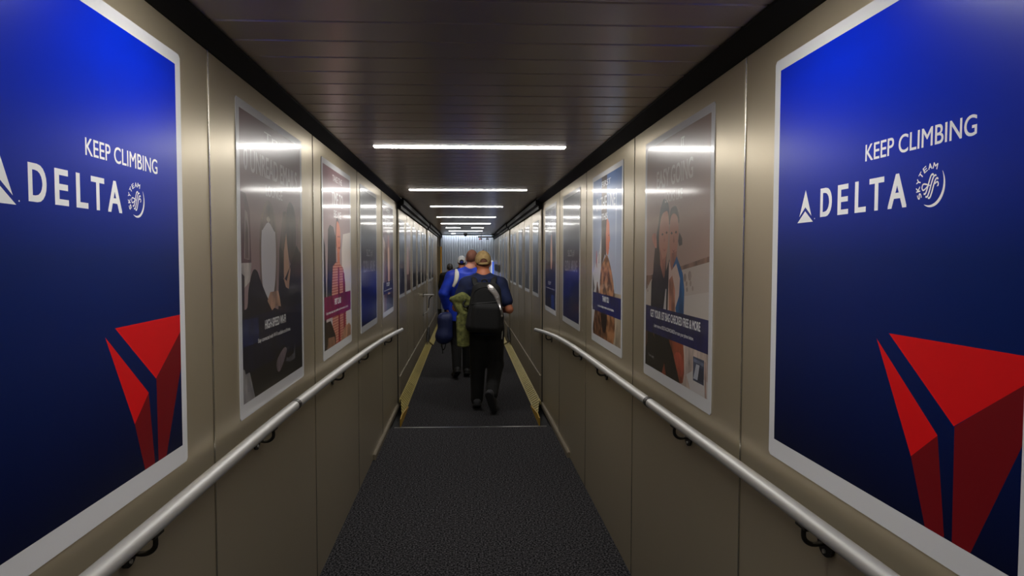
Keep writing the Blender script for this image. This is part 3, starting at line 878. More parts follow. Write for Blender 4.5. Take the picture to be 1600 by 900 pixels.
headline(r, w, 'IT', 'EASY GOING', 'LOOKS LIKE', (214, 202, 192), (0.523, 0.564), (0.19, 0.668), (0.315, 0.548))
caption(r, w, 'GET YOUR 1ST BAG CHECKED FREE & MORE', 'Learn more at DELTA.COM/CARDS or scan your phone below.', (0.110, 0.768), (0.171, 0.697))
lettering(r, [('Terms apply', 0.085, 0.172, 0.093, 0.108)], w, pm((190, 186, 184)), 'small_print')

# ---- right wall: person in camouflage against pale sky
r = poster('right', 4.485, 1.10, 'poster of a person in camouflage reading thank you')
sh = [(IN, pm((226, 226, 228), (92, 124, 176), 'up'), False),
      ([(0.55, 0.05), (0.53, 0.35), (0.849, 0.35), (0.849, 0.05)], pm((178, 160, 136)), False),
      ([(0.031, 0.05), (0.031, 0.45), (0.25, 0.60), (0.304, 0.70), (0.304, 0.05)], pm((216, 214, 214)), False),
      ([(0.031, 0.45), (0.10, 0.36), (0.031, 0.30)], pm((120, 112, 104)), False),
      ([(0.137, 0.49), (0.146, 0.60), (0.158, 0.60), (0.176, 0.49), (0.165, 0.49), (0.152, 0.53)], pm((196, 44, 52)), False),
      ([(0.225, 0.52), (0.235, 0.58), (0.245, 0.58), (0.24, 0.52)], pm((60, 72, 140)), False),
      ([(0.69, 0.36), (0.70, 0.95), (0.73, 0.95), (0.72, 0.36)], pm((176, 190, 210)), False),
      ([(0.305, 0.50), (0.304, PHEI - 0.031), (0.462, PHEI - 0.031), (0.46, 0.70), (0.42, 0.58)], pm((74, 62, 58)), False),
      ([(0.462, 0.79), (0.44, 0.70), (0.45, 0.60), (0.50, 0.57), (0.535, 0.61), (0.540, 0.645), (0.560, 0.66), (0.545, 0.70), (0.535, 0.755), (0.50, 0.785)], pm((208, 118, 88)), True),
      ([(0.44, 0.70), (0.462, 0.80), (0.42, 0.78), (0.39, 0.70), (0.41, 0.58), (0.45, 0.56)], pm((58, 44, 40)), False),
      ([(0.505, 0.690), (0.53, 0.695), (0.528, 0.684)], pm((56, 36, 32)), False),
      ([(0.52, 0.612), (0.538, 0.616), (0.535, 0.606)], pm((150, 56, 50)), False),
      ([(0.24, 0.05), (0.26, 0.36), (0.30, 0.49), (0.36, 0.53), (0.46, 0.57), (0.52, 0.55), (0.60, 0.48), (0.66, 0.40), (0.69, 0.30), (0.66, 0.05)], pm((92, 58, 38), (196, 140, 98), 'camo'), True),
      ([(0.06, 0.05), (0.10, 0.20), (0.16, 0.37), (0.19, 0.40), (0.22, 0.36), (0.36, 0.20), (0.42, 0.05)], pm((70, 46, 34), (150, 104, 74), 'camo'), True),
      ([(0.46, 0.05), (0.48, 0.20), (0.64, 0.20), (0.70, 0.15), (0.62, 0.05)], pm((120, 78, 50), (190, 134, 92), 'camo'), True),
      ([(0.30, 0.20), (0.36, 0.10), (0.44, 0.10), (0.48, 0.20)], pm((44, 30, 26)), True),
      (band_pts(0.210, 0.328), pm((26, 30, 96)), False)]
_, w = sheet(r, 'camouflage_print', sh, 0.0031)
headline(r, w, 'FIRST', 'IN THE LINE', 'THIS', (226, 230, 236), (0.305, 0.567), (0.14, 0.69), (0.312, 0.482))
caption(r, w, 'THANK YOU', 'to all our military members and their families.', (0.345, 0.535), (0.209, 0.676))

# ---- right wall: dark night poster
r = poster('right', 7.17, 1.10, 'near-black poster with a pale lit figure, last on the right near section')
sh = [(IN, pm((20, 18, 26), (40, 42, 62), 'up'), False),
      ([(0.031, 0.90), (0.849, 0.84), (0.849, 1.0), (0.40, 1.02), (0.031, 1.05)], pm((44, 58, 96)), True),
      ([(0.50, 0.45), (0.46, 0.58), (0.50, 0.78), (0.56, 0.78), (0.60, 0.58), (0.56, 0.46)], pm((206, 156, 130)), True),
      ([(0.10, 0.40), (0.20, 0.62), (0.32, 0.66), (0.40, 0.50), (0.30, 0.36)], pm((58, 48, 54)), True),
      ([(0.50, 0.05), (0.54, 0.19), (0.74, 0.19), (0.76, 0.05)], pm((38, 60, 130)), False),
      (band_pts(0.236, 0.33), pm((24, 22, 62)), False)]
_, w = sheet(r, 'night_print', sh, 0.0031)
headline(r, w, 'ALL IN', 'ONE TRIP', 'HERE', (196, 200, 212), (0.31, 0.59), (0.20, 0.78), (0.30, 0.56))
caption(r, w, 'STUDY', 'Make the most of the time you spend above it all.', (0.28, 0.50), (0.08, 0.80), col=(190, 186, 200))

# ---- smaller posters along the inner sections
GREYS = [((34, 34, 38), (70, 70, 78)), ((150, 112, 100), (120, 104, 100)), ((40, 40, 46), (86, 86, 92)), ((28, 28, 40), (92, 92, 98)),
         ((52, 44, 42), (92, 88, 86)), ((70, 54, 48), (100, 96, 94)), ((36, 36, 44), (96, 96, 98)), ((60, 46, 42), (96, 92, 90))]
WORD = [('first', 'charcoal'), ('second', 'pinkish brown'), ('third', 'dark grey'), ('fourth', 'navy black'), ('fifth', 'umber'), ('sixth', 'brown'), ('seventh', 'slate'), ('eighth', 'dim brown')]
def far_poster(side, y0, i, sc=0.75):
    lab = '%s muted poster, %s from the near joint on the inner %s wall' % (WORD[i][1], WORD[i][0], side)
    r = poster(side, y0, 1.20, lab, sc, 'posters in the inner sections')
    c, c2 = GREYS[i]
    if side == 'right' and i == 1:
        c, c2 = (52, 50, 62), (96, 98, 108)
    lit = tuple(min(255, v + 52) for v in c)
    sh = [(IN, pm(c, c2, 'up'), False),  # base colour runs to a mid grey towards the top
          ([(0.10, 0.30), (0.16, 0.62), (0.30, 0.74), (0.44, 0.62), (0.46, 0.30)], pm(lit), True),
          ([(0.55, 0.20), (0.58, 0.70), (0.74, 0.66), (0.78, 0.20)], pm(tuple(int(v * 0.6) for v in c)), False),
          ([(0.031, 0.05), (0.031, 0.20), (0.849, 0.20), (0.849, 0.05)], pm(tuple(int(v * 0.5) for v in c)), False),
          (band_pts(0.20, 0.30), pm(tuple(int(v * 0.7) + 6 for v in c)), False)]
    sheet(r, 'print', sh, 0.0031)
    return r
for i, y in enumerate([7.47, 8.34, 9.32, 10.30, 11.20, 11.95]):
    far_poster('left', y, i, 0.70 if i == 0 else (0.62 if i > 3 else 0.72))
for i, y in enumerate([13.0, 14.1]):
    far_poster('left', y, i + 6, 0.72)
for i, y in enumerate([8.32, 9.42, 10.55, 11.75, 12.55]):
    far_poster('right', y, i, 0.74 if i < 4 else 0.6)
for i, y in enumerate([13.75, 14.9, 16.0]):
    far_poster('right', y, i + 5, 0.72)

# ------------------------------------------------------------------ things at the far end
r = empty('door_leaf', (-0.655, 17.3, 0))
tag(r, 'brown door leaf with orange edge standing at the far left', 'door')
boxobj('upper_panel', -0.15, 0.0, -0.03, 0.03, 0.97, 1.96, M['brown'], r, bevel=0.004)
boxobj('lower_panel', -0.15, -0.01, -0.03, 0.03, 0.34, 0.97, M['grey_paint'], r, bevel=0.004)
boxobj('edge_strip', 0.0, 0.03, -0.04, 0.03, 0.97, 1.96, M['orange_edge'], r, bevel=0.003)
boxobj('kick_plate', -0.15, 0.02, -0.035, 0.035, 0.0, 0.34, M['black'], r)
boxobj('panel_groove', -0.11, -0.085, -0.034, -0.029, 1.02, 1.62, M['black'], r)
r = boxobj('door_post', -0.80, -0.685, 17.34, 17.46, 0.0, 2.32, M['grey_paint'])
tag(r, 'narrow grey post rising to the ceiling behind the brown door leaf', 'post')
boxobj('black_edge', -0.685, -0.655, 17.36, 17.44, 0.0, 2.32, M['black'], r)

r = empty('banner_stand', (0.72, 18.75, 0))
tag(r, 'slim white upright stand with a bright blue edge by the end wall', 'stand')
boxobj('white_face', -0.10, 0.0, -0.02, 0.02, 0.02, 1.26, M['white_panel'], r)
boxobj('white_column', -0.02, 0.04, -0.025, 0.02, 0.02, 1.60, M['white_panel'], r)
boxobj('blue_edge', 0.02, 0.065, -0.03, 0.015, 0.02, 1.56, M['blue_panel'], r)
boxobj('blue_square', -0.075, -0.03, -0.026, -0.02, 1.15, 1.22, M['blue_panel'], r)
boxobj('foot_plate', -0.14, 0.09, -0.12, 0.12, 0.0, 0.02, M['dark_metal'], r)

r = empty('wall_reflection', (0.815, 16.1, 1.40))  # dark panes on the wall imitate a reflection in its satin surface
tag(r, 'long dark band of four panes standing in for a reflection on the far right wall', 'panel')
boxobj('grey_strip', -0.012, 0.003, 0.0, 2.45, -0.09, 0.10, M['grey_paint'], r, bevel=0.002)
for i in range(4):
    boxobj('dark_pane', -0.022, -0.012, 0.03 + i * 0.61, 0.57 + i * 0.61, -0.07, 0.08, M['dark_panel'], r)

r = empty('hanging_sign', (0.575, 18.4, 2.30))
tag(r, 'black hanging sign with a red light near the end wall', 'sign')
boxobj('sign_board', -0.24, 0.245, -0.03, 0.03, -0.075, -0.035, M['black'], r)
boxobj('hanger', -0.16, -0.14, -0.01, 0.01, -0.035, 0.03, M['black'], r)
boxobj('hanger', 0.14, 0.16, -0.01, 0.01, -0.035, 0.03, M['black'], r)
boxobj('lamp_box', -0.21, -0.12, -0.03, 0.03, -0.125, -0.095, M['black'], r)
boxobj('red_lamp', -0.205, -0.175, -0.036, -0.03, -0.12, -0.095, M['red_led'], r)
boxobj('lamp_box', -0.02, 0.06, -0.03, 0.03, -0.125, -0.1, M['black'], r)
boxobj('stem', -0.17, -0.16, -0.006, 0.006, -0.1, -0.07, M['black'], r)
boxobj('stem', 0.015, 0.025, -0.006, 0.006, -0.1, -0.07, M['black'], r)

r = empty('dome_camera', (-0.01, 18.1, 2.315))
tag(r, 'small black dome on the ceiling before the end wall', 'dome')
bm = bmesh.new(); disc(bm, (0, 0, -0.006), (0, 0, 1), 0.06, 0.018, 20); obj('mount', bm, M['dark_metal'], r)
bm = bmesh.new(); bmesh.ops.create_uvsphere(bm, u_segments=16, v_segments=8, radius=0.05, matrix=Matrix.Translation((0, 0, -0.015)))
obj('dome', bm, M['glass_black'], r, smooth=True)

r = empty('grab_bar', (-0.745, 11.6, 0))
tag(r, 'bent steel grab bar standing off the inner left wall', 'grab bar')
bm = bmesh.new()
tube(bm, catmull([(0.0, 0.0, 1.015), (0.06, 0, 1.02), (0.13, 0, 1.02), (0.19, 0, 1.018)], 4), 0.013, 10)
obj('bar', bm, M['alu'], r, smooth=True)
bm = bmesh.new()
tube(bm, catmull([(0.165, 0, 1.01), (0.13, 0, 0.985), (0.105, 0, 0.94), (0.10, 0, 0.86), (0.095, -0.02, 0.79)], 4), 0.009, 8, up=Vector((0, 1, 0)))
obj('leg', bm, M['dark_metal'], r, smooth=True)
bm = bmesh.new()
tube(bm, catmull([(0.095, -0.02, 0.79), (0.075, -0.03, 0.73), (0.0, -0.03, 0.68)], 4), 0.011, 8, up=Vector((0, 1, 0)))
obj('foot_rod', bm, M['alu'], r, smooth=True)
bm = bmesh.new(); disc(bm, (0.004, 0, 1.015), (1, 0, 0), 0.035, 0.008)
obj('wall_flange', bm, M['dark_metal'], r)
bm = bmesh.new(); disc(bm, (0.004, -0.03, 0.68), (1, 0, 0), 0.03, 0.008)
obj('wall_flange', bm, M['dark_metal'], r)

# ------------------------------------------------------------------ figures: one skin surface each, grown from a distance field
class Field:
    def __init__(self, lo, hi, h):
        self.h = h
        self.lo = np.array(lo, float)
        n = np.ceil((np.array(hi) - self.lo) / h).astype(int) + 1
        self.ax = [self.lo[i] + h * np.arange(n[i]) for i in range(3)]
        self.f = np.full(n, 0.5, np.float32)
    def _reg(self, lo, hi):
        sl, g = [], []
        for i in range(3):
            a = max(0, int((lo[i] - self.lo[i]) / self.h)); b = min(len(self.ax[i]), int((hi[i] - self.lo[i]) / self.h) + 2)
            if b <= a:
                return None
            sl.append(slice(a, b)); sh_ = [1, 1, 1]; sh_[i] = b - a
            g.append(self.ax[i][a:b].reshape(sh_).astype(np.float32))
        return tuple(sl), g
    def put(self, fn, lo, hi, k=0.02, op='add'):
        m = k + 3 * self.h
        rg = self._reg(np.array(lo) - m, np.array(hi) + m)
        if rg is None:
            return
        sl, g = rg
        d = fn(*g)
        o = self.f[sl]
        if op == 'sub':
            d = -d
            t = np.clip(0.5 - 0.5 * (o - d) / k, 0, 1)
            self.f[sl] = d * t + o * (1 - t) + k * t * (1 - t)
        else:
            t = np.clip(0.5 + 0.5 * (o - d) / k, 0, 1)
            self.f[sl] = o * (1 - t) + d * t - k * t * (1 - t)
    def cap(self, a, b, ra, rb, k=0.02, op='add'):
        a, b = np.array(a, float), np.array(b, float)
        ab = b - a; L2 = float(ab @ ab) + 1e-12
        def fn(X, Y, Z):
            t = np.clip(((X - a[0]) * ab[0] + (Y - a[1]) * ab[1] + (Z - a[2]) * ab[2]) / L2, 0, 1)
            return np.sqrt((X - a[0] - t * ab[0]) ** 2 + (Y - a[1] - t * ab[1]) ** 2 + (Z - a[2] - t * ab[2]) ** 2) - (ra + (rb - ra) * t)
        r_ = max(ra, rb)
        self.put(fn, np.minimum(a, b) - r_, np.maximum(a, b) + r_, k, op)
    def ell(self, c, r_, k=0.02, op='add', rot=None):
        c, r_ = np.array(c, float), np.array(r_, float)
        R = np.array(rot) if rot is not None else np.eye(3)
        def fn(X, Y, Z):
            x, y, z = X - c[0], Y - c[1], Z - c[2]
            p = [R[0, i] * x + R[1, i] * y + R[2, i] * z for i in range(3)]
            k0 = np.sqrt((p[0] / r_[0]) ** 2 + (p[1] / r_[1]) ** 2 + (p[2] / r_[2]) ** 2)
            k1 = np.sqrt((p[0] / r_[0] ** 2) ** 2 + (p[1] / r_[1] ** 2) ** 2 + (p[2] / r_[2] ** 2) ** 2) + 1e-6
            return k0 * (k0 - 1) / k1
        m = r_.max() if rot is not None else r_
        self.put(fn, c - m, c + m, k, op)
    def rbox(self, c, half, rad, k=0.02, op='add', rot=None, taper=0.0):
        c, half = np.array(c, float), np.array(half, float)
        R = np.array(rot) if rot is not None else np.eye(3)
        def fn(X, Y, Z):
            x, y, z = X - c[0], Y - c[1], Z - c[2]
            p = [R[0, i] * x + R[1, i] * y + R[2, i] * z for i in range(3)]
            s_ = 1 - taper * np.clip(p[2] / half[2], -1, 1)
            q = [np.abs(p[0]) - (half[0] * s_ - rad), np.abs(p[1]) - (half[1] * s_ - rad), np.abs(p[2]) - (half[2] - rad)]
            o = np.sqrt(np.maximum(q[0], 0) ** 2 + np.maximum(q[1], 0) ** 2 + np.maximum(q[2], 0) ** 2)
            return o + np.minimum(np.maximum(np.maximum(q[0], q[1]), q[2]), 0) - rad
        m = np.full(3, np.linalg.norm(half)) if rot is not None else half * (1 + abs(taper))
        self.put(fn, c - m, c + m, k, op)
    def loft(self, secs, k=0.02, grow=0.0):
        """secs: (z, cx, cy, rx, ry) from bottom to top"""
        s_ = np.array(secs, float)
        def fn(X, Y, Z):
            z = np.clip(Z, s_[0, 0], s_[-1, 0])
            v = [np.interp(z.ravel(), s_[:, 0], s_[:, i]).reshape(z.shape).astype(np.float32) for i in range(1, 5)]
            rx, ry = v[2] + grow, v[3] + grow
            px, py = (X - v[0]), (Y - v[1])
            k0 = np.sqrt((px / rx) ** 2 + (py / ry) ** 2)
            k1 = np.sqrt((px / rx ** 2) ** 2 + (py / ry ** 2) ** 2) + 1e-6
            d2 = k0 * (k0 - 1) / k1
            dz = np.abs(Z - (s_[0, 0] + s_[-1, 0]) / 2) - (s_[-1, 0] - s_[0, 0]) / 2
            return np.maximum(d2, dz)
        mx = s_[:, 3].max() + grow; my = s_[:, 4].max() + grow
        self.put(fn, (s_[:, 1].min() - mx, s_[:, 2].min() - my, s_[0, 0]), (s_[:, 1].max() + mx, s_[:, 2].max() + my, s_[-1, 0]), k)
    def cut(self, p, n):
        """remove what lies on the side n points to"""
        X, Y, Z = np.meshgrid(*self.ax, indexing='ij', sparse=True)
        d = (X - p[0]) * n[0] + (Y - p[1]) * n[1] + (Z - p[2]) * n[2]
        self.f = np.maximum(self.f, d.astype(np.float32))
    def mesh(self, name):
        f = self.f
        ins = f < 0
        if not ins.any():
            raise ValueError('empty field ' + name)
        cells = np.zeros(tuple(n - 1 for n in f.shape), np.int8)
        corners = [(i, j, k_) for i in (0, 1) for j in (0, 1) for k_ in (0, 1)]
        sx, sy, sz = cells.shape
        for i, j, k_ in corners:
            cells += ins[i:i + sx, j:j + sy, k_:k_ + sz]
        act = (cells > 0) & (cells < 8)
        ids = np.full(cells.shape, -1, np.int64)
        idx = np.argwhere(act)
        ids[act] = np.arange(len(idx))
        pos = np.zeros((len(idx), 3)); cnt = np.zeros(len(idx))
        v = {c: f[idx[:, 0] + c[0], idx[:, 1] + c[1], idx[:, 2] + c[2]].astype(float) for c in corners}
        for a in corners:
            for ax in range(3):
                if a[ax] == 0:
                    b = list(a); b[ax] = 1; b = tuple(b)
                    cr = (v[a] < 0) != (v[b] < 0)
                    t_ = np.where(cr, v[a] / np.where(cr, v[a] - v[b], 1), 0)
                    p = np.array(a, float)[None, :].repeat(len(idx), 0)
                    p[:, ax] += t_
                    pos[cr] += p[cr]; cnt[cr] += 1
        pos = (pos / cnt[:, None] + idx) * self.h + self.lo
        faces = []
        for ax in range(3):
            n = [slice(None)] * 3; m_ = [slice(None)] * 3
            n[ax] = slice(0, -1); m_[ax] = slice(1, None)
            a_, b_ = ins[tuple(n)], ins[tuple(m_)]
            e = np.argwhere(a_ != b_)
            u, w_ = [(1, 2), (2, 0), (0, 1)][ax]
            ok = (e[:, u] > 0) & (e[:, w_] > 0) & (e[:, u] < f.shape[u] - 1) & (e[:, w_] < f.shape[w_] - 1)
            e = e[ok]
            flip = a_[tuple(e.T)]
            q = []
            for du, dw in ((0, 0), (-1, 0), (-1, -1), (0, -1)):
                c = e.copy(); c[:, u] += du; c[:, w_] += dw
                q.append(ids[tuple(c.T)])
            q = np.stack(q, 1)
            q = np.where(flip[:, None], q, q[:, ::-1])
            faces.append(q)
        faces = np.concatenate(faces)
        faces = faces[(faces >= 0).all(1)]
        # two rounds of light smoothing
        for _ in range(2):
            acc = np.zeros_like(pos); c = np.zeros(len(pos))
            for i in range(4):
                np.add.at(acc, faces[:, i], pos[faces[:, (i + 1) % 4]] + pos[faces[:, (i - 1) % 4]])
                np.add.at(c, faces[:, i], 2)
            c[c == 0] = 1
            pos = pos * 0.6 + acc / c[:, None] * 0.4
        me = bpy.data.meshes.new(name)
        me.vertices.add(len(pos)); me.vertices.foreach_set('co', pos.ravel())
        me.loops.add(faces.size); me.loops.foreach_set('vertex_index', faces.ravel())
        me.polygons.add(len(faces)); me.polygons.foreach_set('loop_start', np.arange(0, faces.size, 4))
        me.polygons.foreach_set('use_smooth', np.ones(len(faces), bool))
        me.update(calc_edges=True); me.validate()
        return me

def V(*a):
    return np.array(a, float)
def unit(a):
    return a / (np.linalg.norm(a) + 1e-9)
def rotz(a):
    c, s_ = math.cos(a), math.sin(a)
    return np.array([[c, -s_, 0], [s_, c, 0], [0, 0, 1]])

def add_head(F, c, yaw=0.0, s=1.0, tilt=0.0):
    """c centre of the cranium; faces +Y turned by yaw (positive = to the left)"""
    R = rotz(yaw)
    P = lambda x, y, z: c + R @ (V(x, y, z) * s)
    E = lambda p, r_, k=0.015, op='add': F.ell(P(*p), V(*r_) * s, k, op, R)
    E((0, -0.008, 0.02), (0.075, 0.095, 0.098))
    E((0, 0.030, -0.045), (0.060, 0.066, 0.080), 0.03)
    E((0, 0.072, -0.098), (0.026, 0.022, 0.022), 0.02)               # chin
    E((0, 0.086, 0.022), (0.052, 0.018, 0.016), 0.02)                # brow
    for e in (-1, 1):
        E((e * 0.030, 0.094, 0.000), (0.017, 0.012, 0.012), 0.012, 'sub')
        E((e * 0.044, 0.070, -0.030), (0.022, 0.022, 0.018), 0.02)
        E((e * 0.078, -0.004, -0.012), (0.008, 0.019, 0.031), 0.006)  # ears
        E((e * 0.085, -0.012, -0.004), (0.007, 0.014, 0.024), 0.005)
    F.cap(P(0, 0.096, 0.008), P(0, 0.116, -0.030), 0.009 * s, 0.013 * s, 0.012)
    E((0, 0.098, -0.062), (0.023, 0.010, 0.007), 0.008)
    E((0, 0.096, -0.075), (0.020, 0.010, 0.007), 0.008)
    return P, R

def add_hand(F, wrist, d, n, side, curl=0.5, s=1.0):
    """wrist, pointing direction d, palm normal n, side = +1 when the thumb lies along d x n"""
    d = unit(d); n = unit(n - d * (n @ d)); t = np.cross(d, n) * side
    for i, (off, L) in enumerate(((0.030, 0.072), (0.010, 0.080), (-0.010, 0.075), (-0.028, 0.060))):
        k0 = wrist + t * off * 0.55 * s + d * 0.015 * s
        k1 = wrist + t * off * s + d * 0.088 * s
        F.cap(k0, k1, 0.015 * s, 0.0125 * s, 0.012)
        p = k1
        a = curl * 0.9
        for seg, fr in ((0, 0.45), (1, 0.32), (2, 0.23)):
            dd = d * math.cos(a) + n * math.sin(a)
            q = p + dd * L * fr * s
            F.cap(p, q, (0.0098 - seg * 0.0010) * s, (0.0088 - seg * 0.0010) * s, 0.003)
            p = q
            a += curl * 1.1
    b = wrist + t * 0.026 * s + d * 0.025 * s
    m1 = b + (t * 0.6 + d * 0.7 + n * 0.35) * 0.042 * s
    m2 = m1 + (t * 0.15 + d * 0.8 + n * 0.5) * 0.034 * s
    F.cap(b, m1, 0.015 * s, 0.0115 * s, 0.010)
    F.cap(m1, m2, 0.0112 * s, 0.009 * s, 0.004)

def person(name, label, loc, J, skin, h=0.0065, hair=None, coat=None, coat_m=None, trouser_m=None, sleeve=1.0, baggy=1.0,
           shoe_m=None, sole_m=None, hem=None, coat_name='shirt', shirt_bulk=0.014):
    """J holds the joints in metres, local to loc (on the floor), facing +Y"""
    root = empty('person', loc)
    tag(root, label, 'person')
    hc = J['head']; yaw = J.get('yaw', 0.0); hs = J.get('hs', 1.0)
    allp = np.array([J[k_] for k_ in ('head', 'neck', 'pelvis', 'shL', 'shR', 'elL', 'elR', 'wrL', 'wrR', 'hipL', 'hipR', 'knL', 'knR', 'anL', 'anR', 'toL', 'toR')])
    lo, hi = allp.min(0) - 0.22, allp.max(0) + 0.22
    lo[2] = -0.03
    F = Field(lo, hi, h)
    P, R = add_head(F, hc, yaw, hs)
    F.cap(J['neck'], hc + V(0, -0.015, -0.05), 0.062 * hs, 0.058 * hs, 0.03)
    F.cap(J['neck'] + V(0, -0.015, -0.01), (J['shL'] + J['neck']) / 2 + V(0, 0, 0.005), 0.055, 0.04, 0.05)
    F.cap(J['neck'] + V(0, -0.015, -0.01), (J['shR'] + J['neck']) / 2 + V(0, 0, 0.005), 0.055, 0.04, 0.05)
    pv, nk = J['pelvis'], J['neck']
    half = np.linalg.norm(J['shR'] - J['shL']) / 2
    ch = (J['shL'] + J['shR']) / 2
    torso = [(pv[2] - 0.09, pv[0], pv[1], 0.155, 0.105), (pv[2], pv[0], pv[1], 0.165, 0.118), (pv[2] + 0.14, pv[0] * 0.75 + ch[0] * 0.25, pv[1] + 0.01, 0.150, 0.108),
             (pv[2] + 0.28, pv[0] * 0.4 + ch[0] * 0.6, ch[1] + 0.005, half * 0.82, 0.118), (ch[2] - 0.05, ch[0], ch[1], half * 0.92, 0.112), (ch[2] + 0.045, ch[0], ch[1] - 0.005, half * 0.62, 0.075)]
    F.loft(torso, 0.03)
    for s_ in 'LR':
        F.cap(J['sh' + s_], J['el' + s_], 0.058, 0.043, 0.03)
        F.cap(J['el' + s_], J['wr' + s_], 0.043, 0.028, 0.012)
        F.cap(J['hip' + s_], J['kn' + s_], 0.086, 0.056, 0.03)
        F.cap(J['kn' + s_], J['an' + s_], 0.056, 0.037, 0.015)
        F.cap(J['an' + s_] + V(0, 0, 0), J['to' + s_], 0.034, 0.026, 0.012)
        add_hand(F, J['wr' + s_], J['hd' + s_], J['hn' + s_], 1 if s_ == 'L' else -1, J.get('curl' + s_, 0.45))
    link('body', F.mesh('body'), skin, root)
    for e in (-1, 1):
        bm = bmesh.new()
        bmesh.ops.create_uvsphere(bm, u_segments=10, v_segments=6, radius=0.0105 * hs, matrix=Matrix.Translation(Vector(P(e * 0.030, 0.083, 0.0))))
        obj('eye', bm, M['eye'], root, smooth=True)
    # upper garment
    g = shirt_bulk
    C = Field(lo, hi, h)
    zb = pv[2] - (0.10 if hem is None else hem)
    C.loft([(zb, pv[0], pv[1], 0.178, 0.128)] + [(max(z, zb + 0.03), a, b, rx, ry) for z, a, b, rx, ry in torso[1:]], 0.03, g)
    for s_ in 'LR':
        C.cap(J['neck'] + V(0, -0.012, -0.02), J['sh' + s_], 0.062, 0.06 + g, 0.06)
        a, b = J['sh' + s_], J['el' + s_]
        if sleeve < 0.9:
            e_ = a + (b - a) * sleeve
            C.cap(a, e_, 0.060 + g, 0.056 + g, 0.03)
        else:
            C.cap(a, b, 0.062 + g, 0.050 + g, 0.03)
            C.cap(b, J['wr' + s_] - unit(J['wr' + s_] - b) * 0.02, 0.050 + g, 0.036 + g, 0.015)
    C.put(lambda X, Y, Z: np.sqrt((X - nk[0]) ** 2 + (Y - nk[1] - 0.015) ** 2 + (Z - nk[2] - 0.052) ** 2) - 0.058, nk - 0.06, nk + V(0.06, 0.06, 0.13), 0.01, 'sub')
    cl = link(coat_name, C.mesh(coat_name), coat_m, root)
    # trousers
    T = Field(lo, hi, h)
    T.loft([(pv[2] - 0.10, pv[0], pv[1], 0.165, 0.118), (pv[2] + 0.02, pv[0], pv[1], 0.174, 0.126), (pv[2] + 0.09, pv[0], pv[1], 0.166, 0.120)], 0.04)
    for s_ in 'LR':
        T.cap(J['hip' + s_], J['kn' + s_], 0.100 * baggy, 0.076 * baggy, 0.05)
        T.cap(J['kn' + s_], J['an' + s_] + unit(J['kn' + s_] - J['an' + s_]) * 0.01, 0.076 * baggy, 0.060 * baggy, 0.03)
    link('trousers', T.mesh('trousers'), trouser_m, root)
    # shoes
    for s_ in 'LR':
        a, t_ = J['an' + s_], J['to' + s_]
        up_ = unit(J['kn' + s_] - a)
        d = unit(t_ - a)
        sd = unit(np.cross(d, up_)); up2 = np.cross(sd, d)
        Sf = Field(np.minimum(a, t_) - 0.13, np.maximum(a, t_) + 0.13, 0.005)
        heel = a - d * 0.045 - up2 * 0.030
        ball = t_ - up2 * 0.004
        Sf.cap(heel, heel + d * 0.10 + up2 * 0.012, 0.042, 0.042, 0.03)
        Sf.cap(heel + d * 0.08, ball, 0.040, 0.036, 0.03)
        Sf.cap(ball - sd * 0.012, ball + sd * 0.012, 0.034, 0.034, 0.02)
        Sf.cap(a, a + up_ * 0.035, 0.048, 0.046, 0.03)
        bot = heel - up2 * 0.034
        Sf.cut(bot, -up2)
        sh_o = link('shoe', Sf.mesh('shoe'), shoe_m or M['shoe'], root)
        So = Field(np.minimum(a, t_) - 0.14, np.maximum(a, t_) + 0.14, 0.005)
        So.cap(heel - up2 * 0.026, ball - up2 * 0.024, 0.046, 0.043, 0.02)
        So.cut(bot + up2 * 0.012, up2)
        So.cut(bot - up2 * 0.014, -up2)
        link('sole', So.mesh('sole'), sole_m or M['sole'], sh_o)
    return root, P, R, lo, hi

def shell(root, name, m, P, hs, R, c, r_, cuts, h=0.004, subs=(), adds=()):
    C_ = np.array(P(*c)); rr = np.array(r_) * hs
    F = Field(C_ - rr.max() - 0.11, C_ + rr.max() + 0.11, h)
    F.ell(C_, rr, 0.005, 'add', R)
    for p, q in adds:
        F.ell(P(*p), np.array(q) * hs, 0.012, 'add', R)
    for p, q in subs:
        F.ell(P(*p), np.array(q) * hs, 0.004, 'sub', R)
    for p, n in cuts:
        F.cut(P(*p), R @ np.array(n, float))
    return link(name, F.mesh(name), m, root)

# ---- front walker: khaki cap, navy T-shirt, black trousers
J1 = dict(head=V(-0.010, 0.0, 1.605), neck=V(-0.005, -0.005, 1.475), pelvis=V(0.025, 0.02, 0.93), shL=V(-0.190, 0.0, 1.372), shR=V(0.178, 0.0, 1.372),
          elL=V(-0.300, -0.03, 1.12), elR=V(0.272, -0.06, 1.10), wrL=V(-0.235, 0.20, 1.075), wrR=V(0.150, 0.165, 1.085),
          hipL=V(-0.062, 0.02, 0.885), hipR=V(0.112, 0.01, 0.885), knL=V(-0.066, 0.045, 0.495), knR=V(0.128, 0.02, 0.49),
          anL=V(-0.076, 0.05, 0.095), anR=V(0.072, -0.235, 0.205), toL=V(-0.085, 0.20, 0.040), toR=V(0.112, -0.175, 0.055),
          hdL=V(0.1, 1, 0.05), hdR=V(-0.5, 0.8, 0.15), hnL=V(1, 0, -0.3), hnR=V(-0.7, -0.4, 0.2), curlL=0.8, curlR=0.55, yaw=0.06)
p1, P, R, lo, hi = person('walker', 'person in khaki cap, navy T-shirt and black trousers walking away', (0.195, 7.22, 0), J1, M['skin'], 0.0065,
                          coat_m=M['navy_shirt'], trouser_m=M['black_cloth'], sleeve=0.66, baggy=1.12, coat_name='t_shirt', shirt_bulk=0.017)
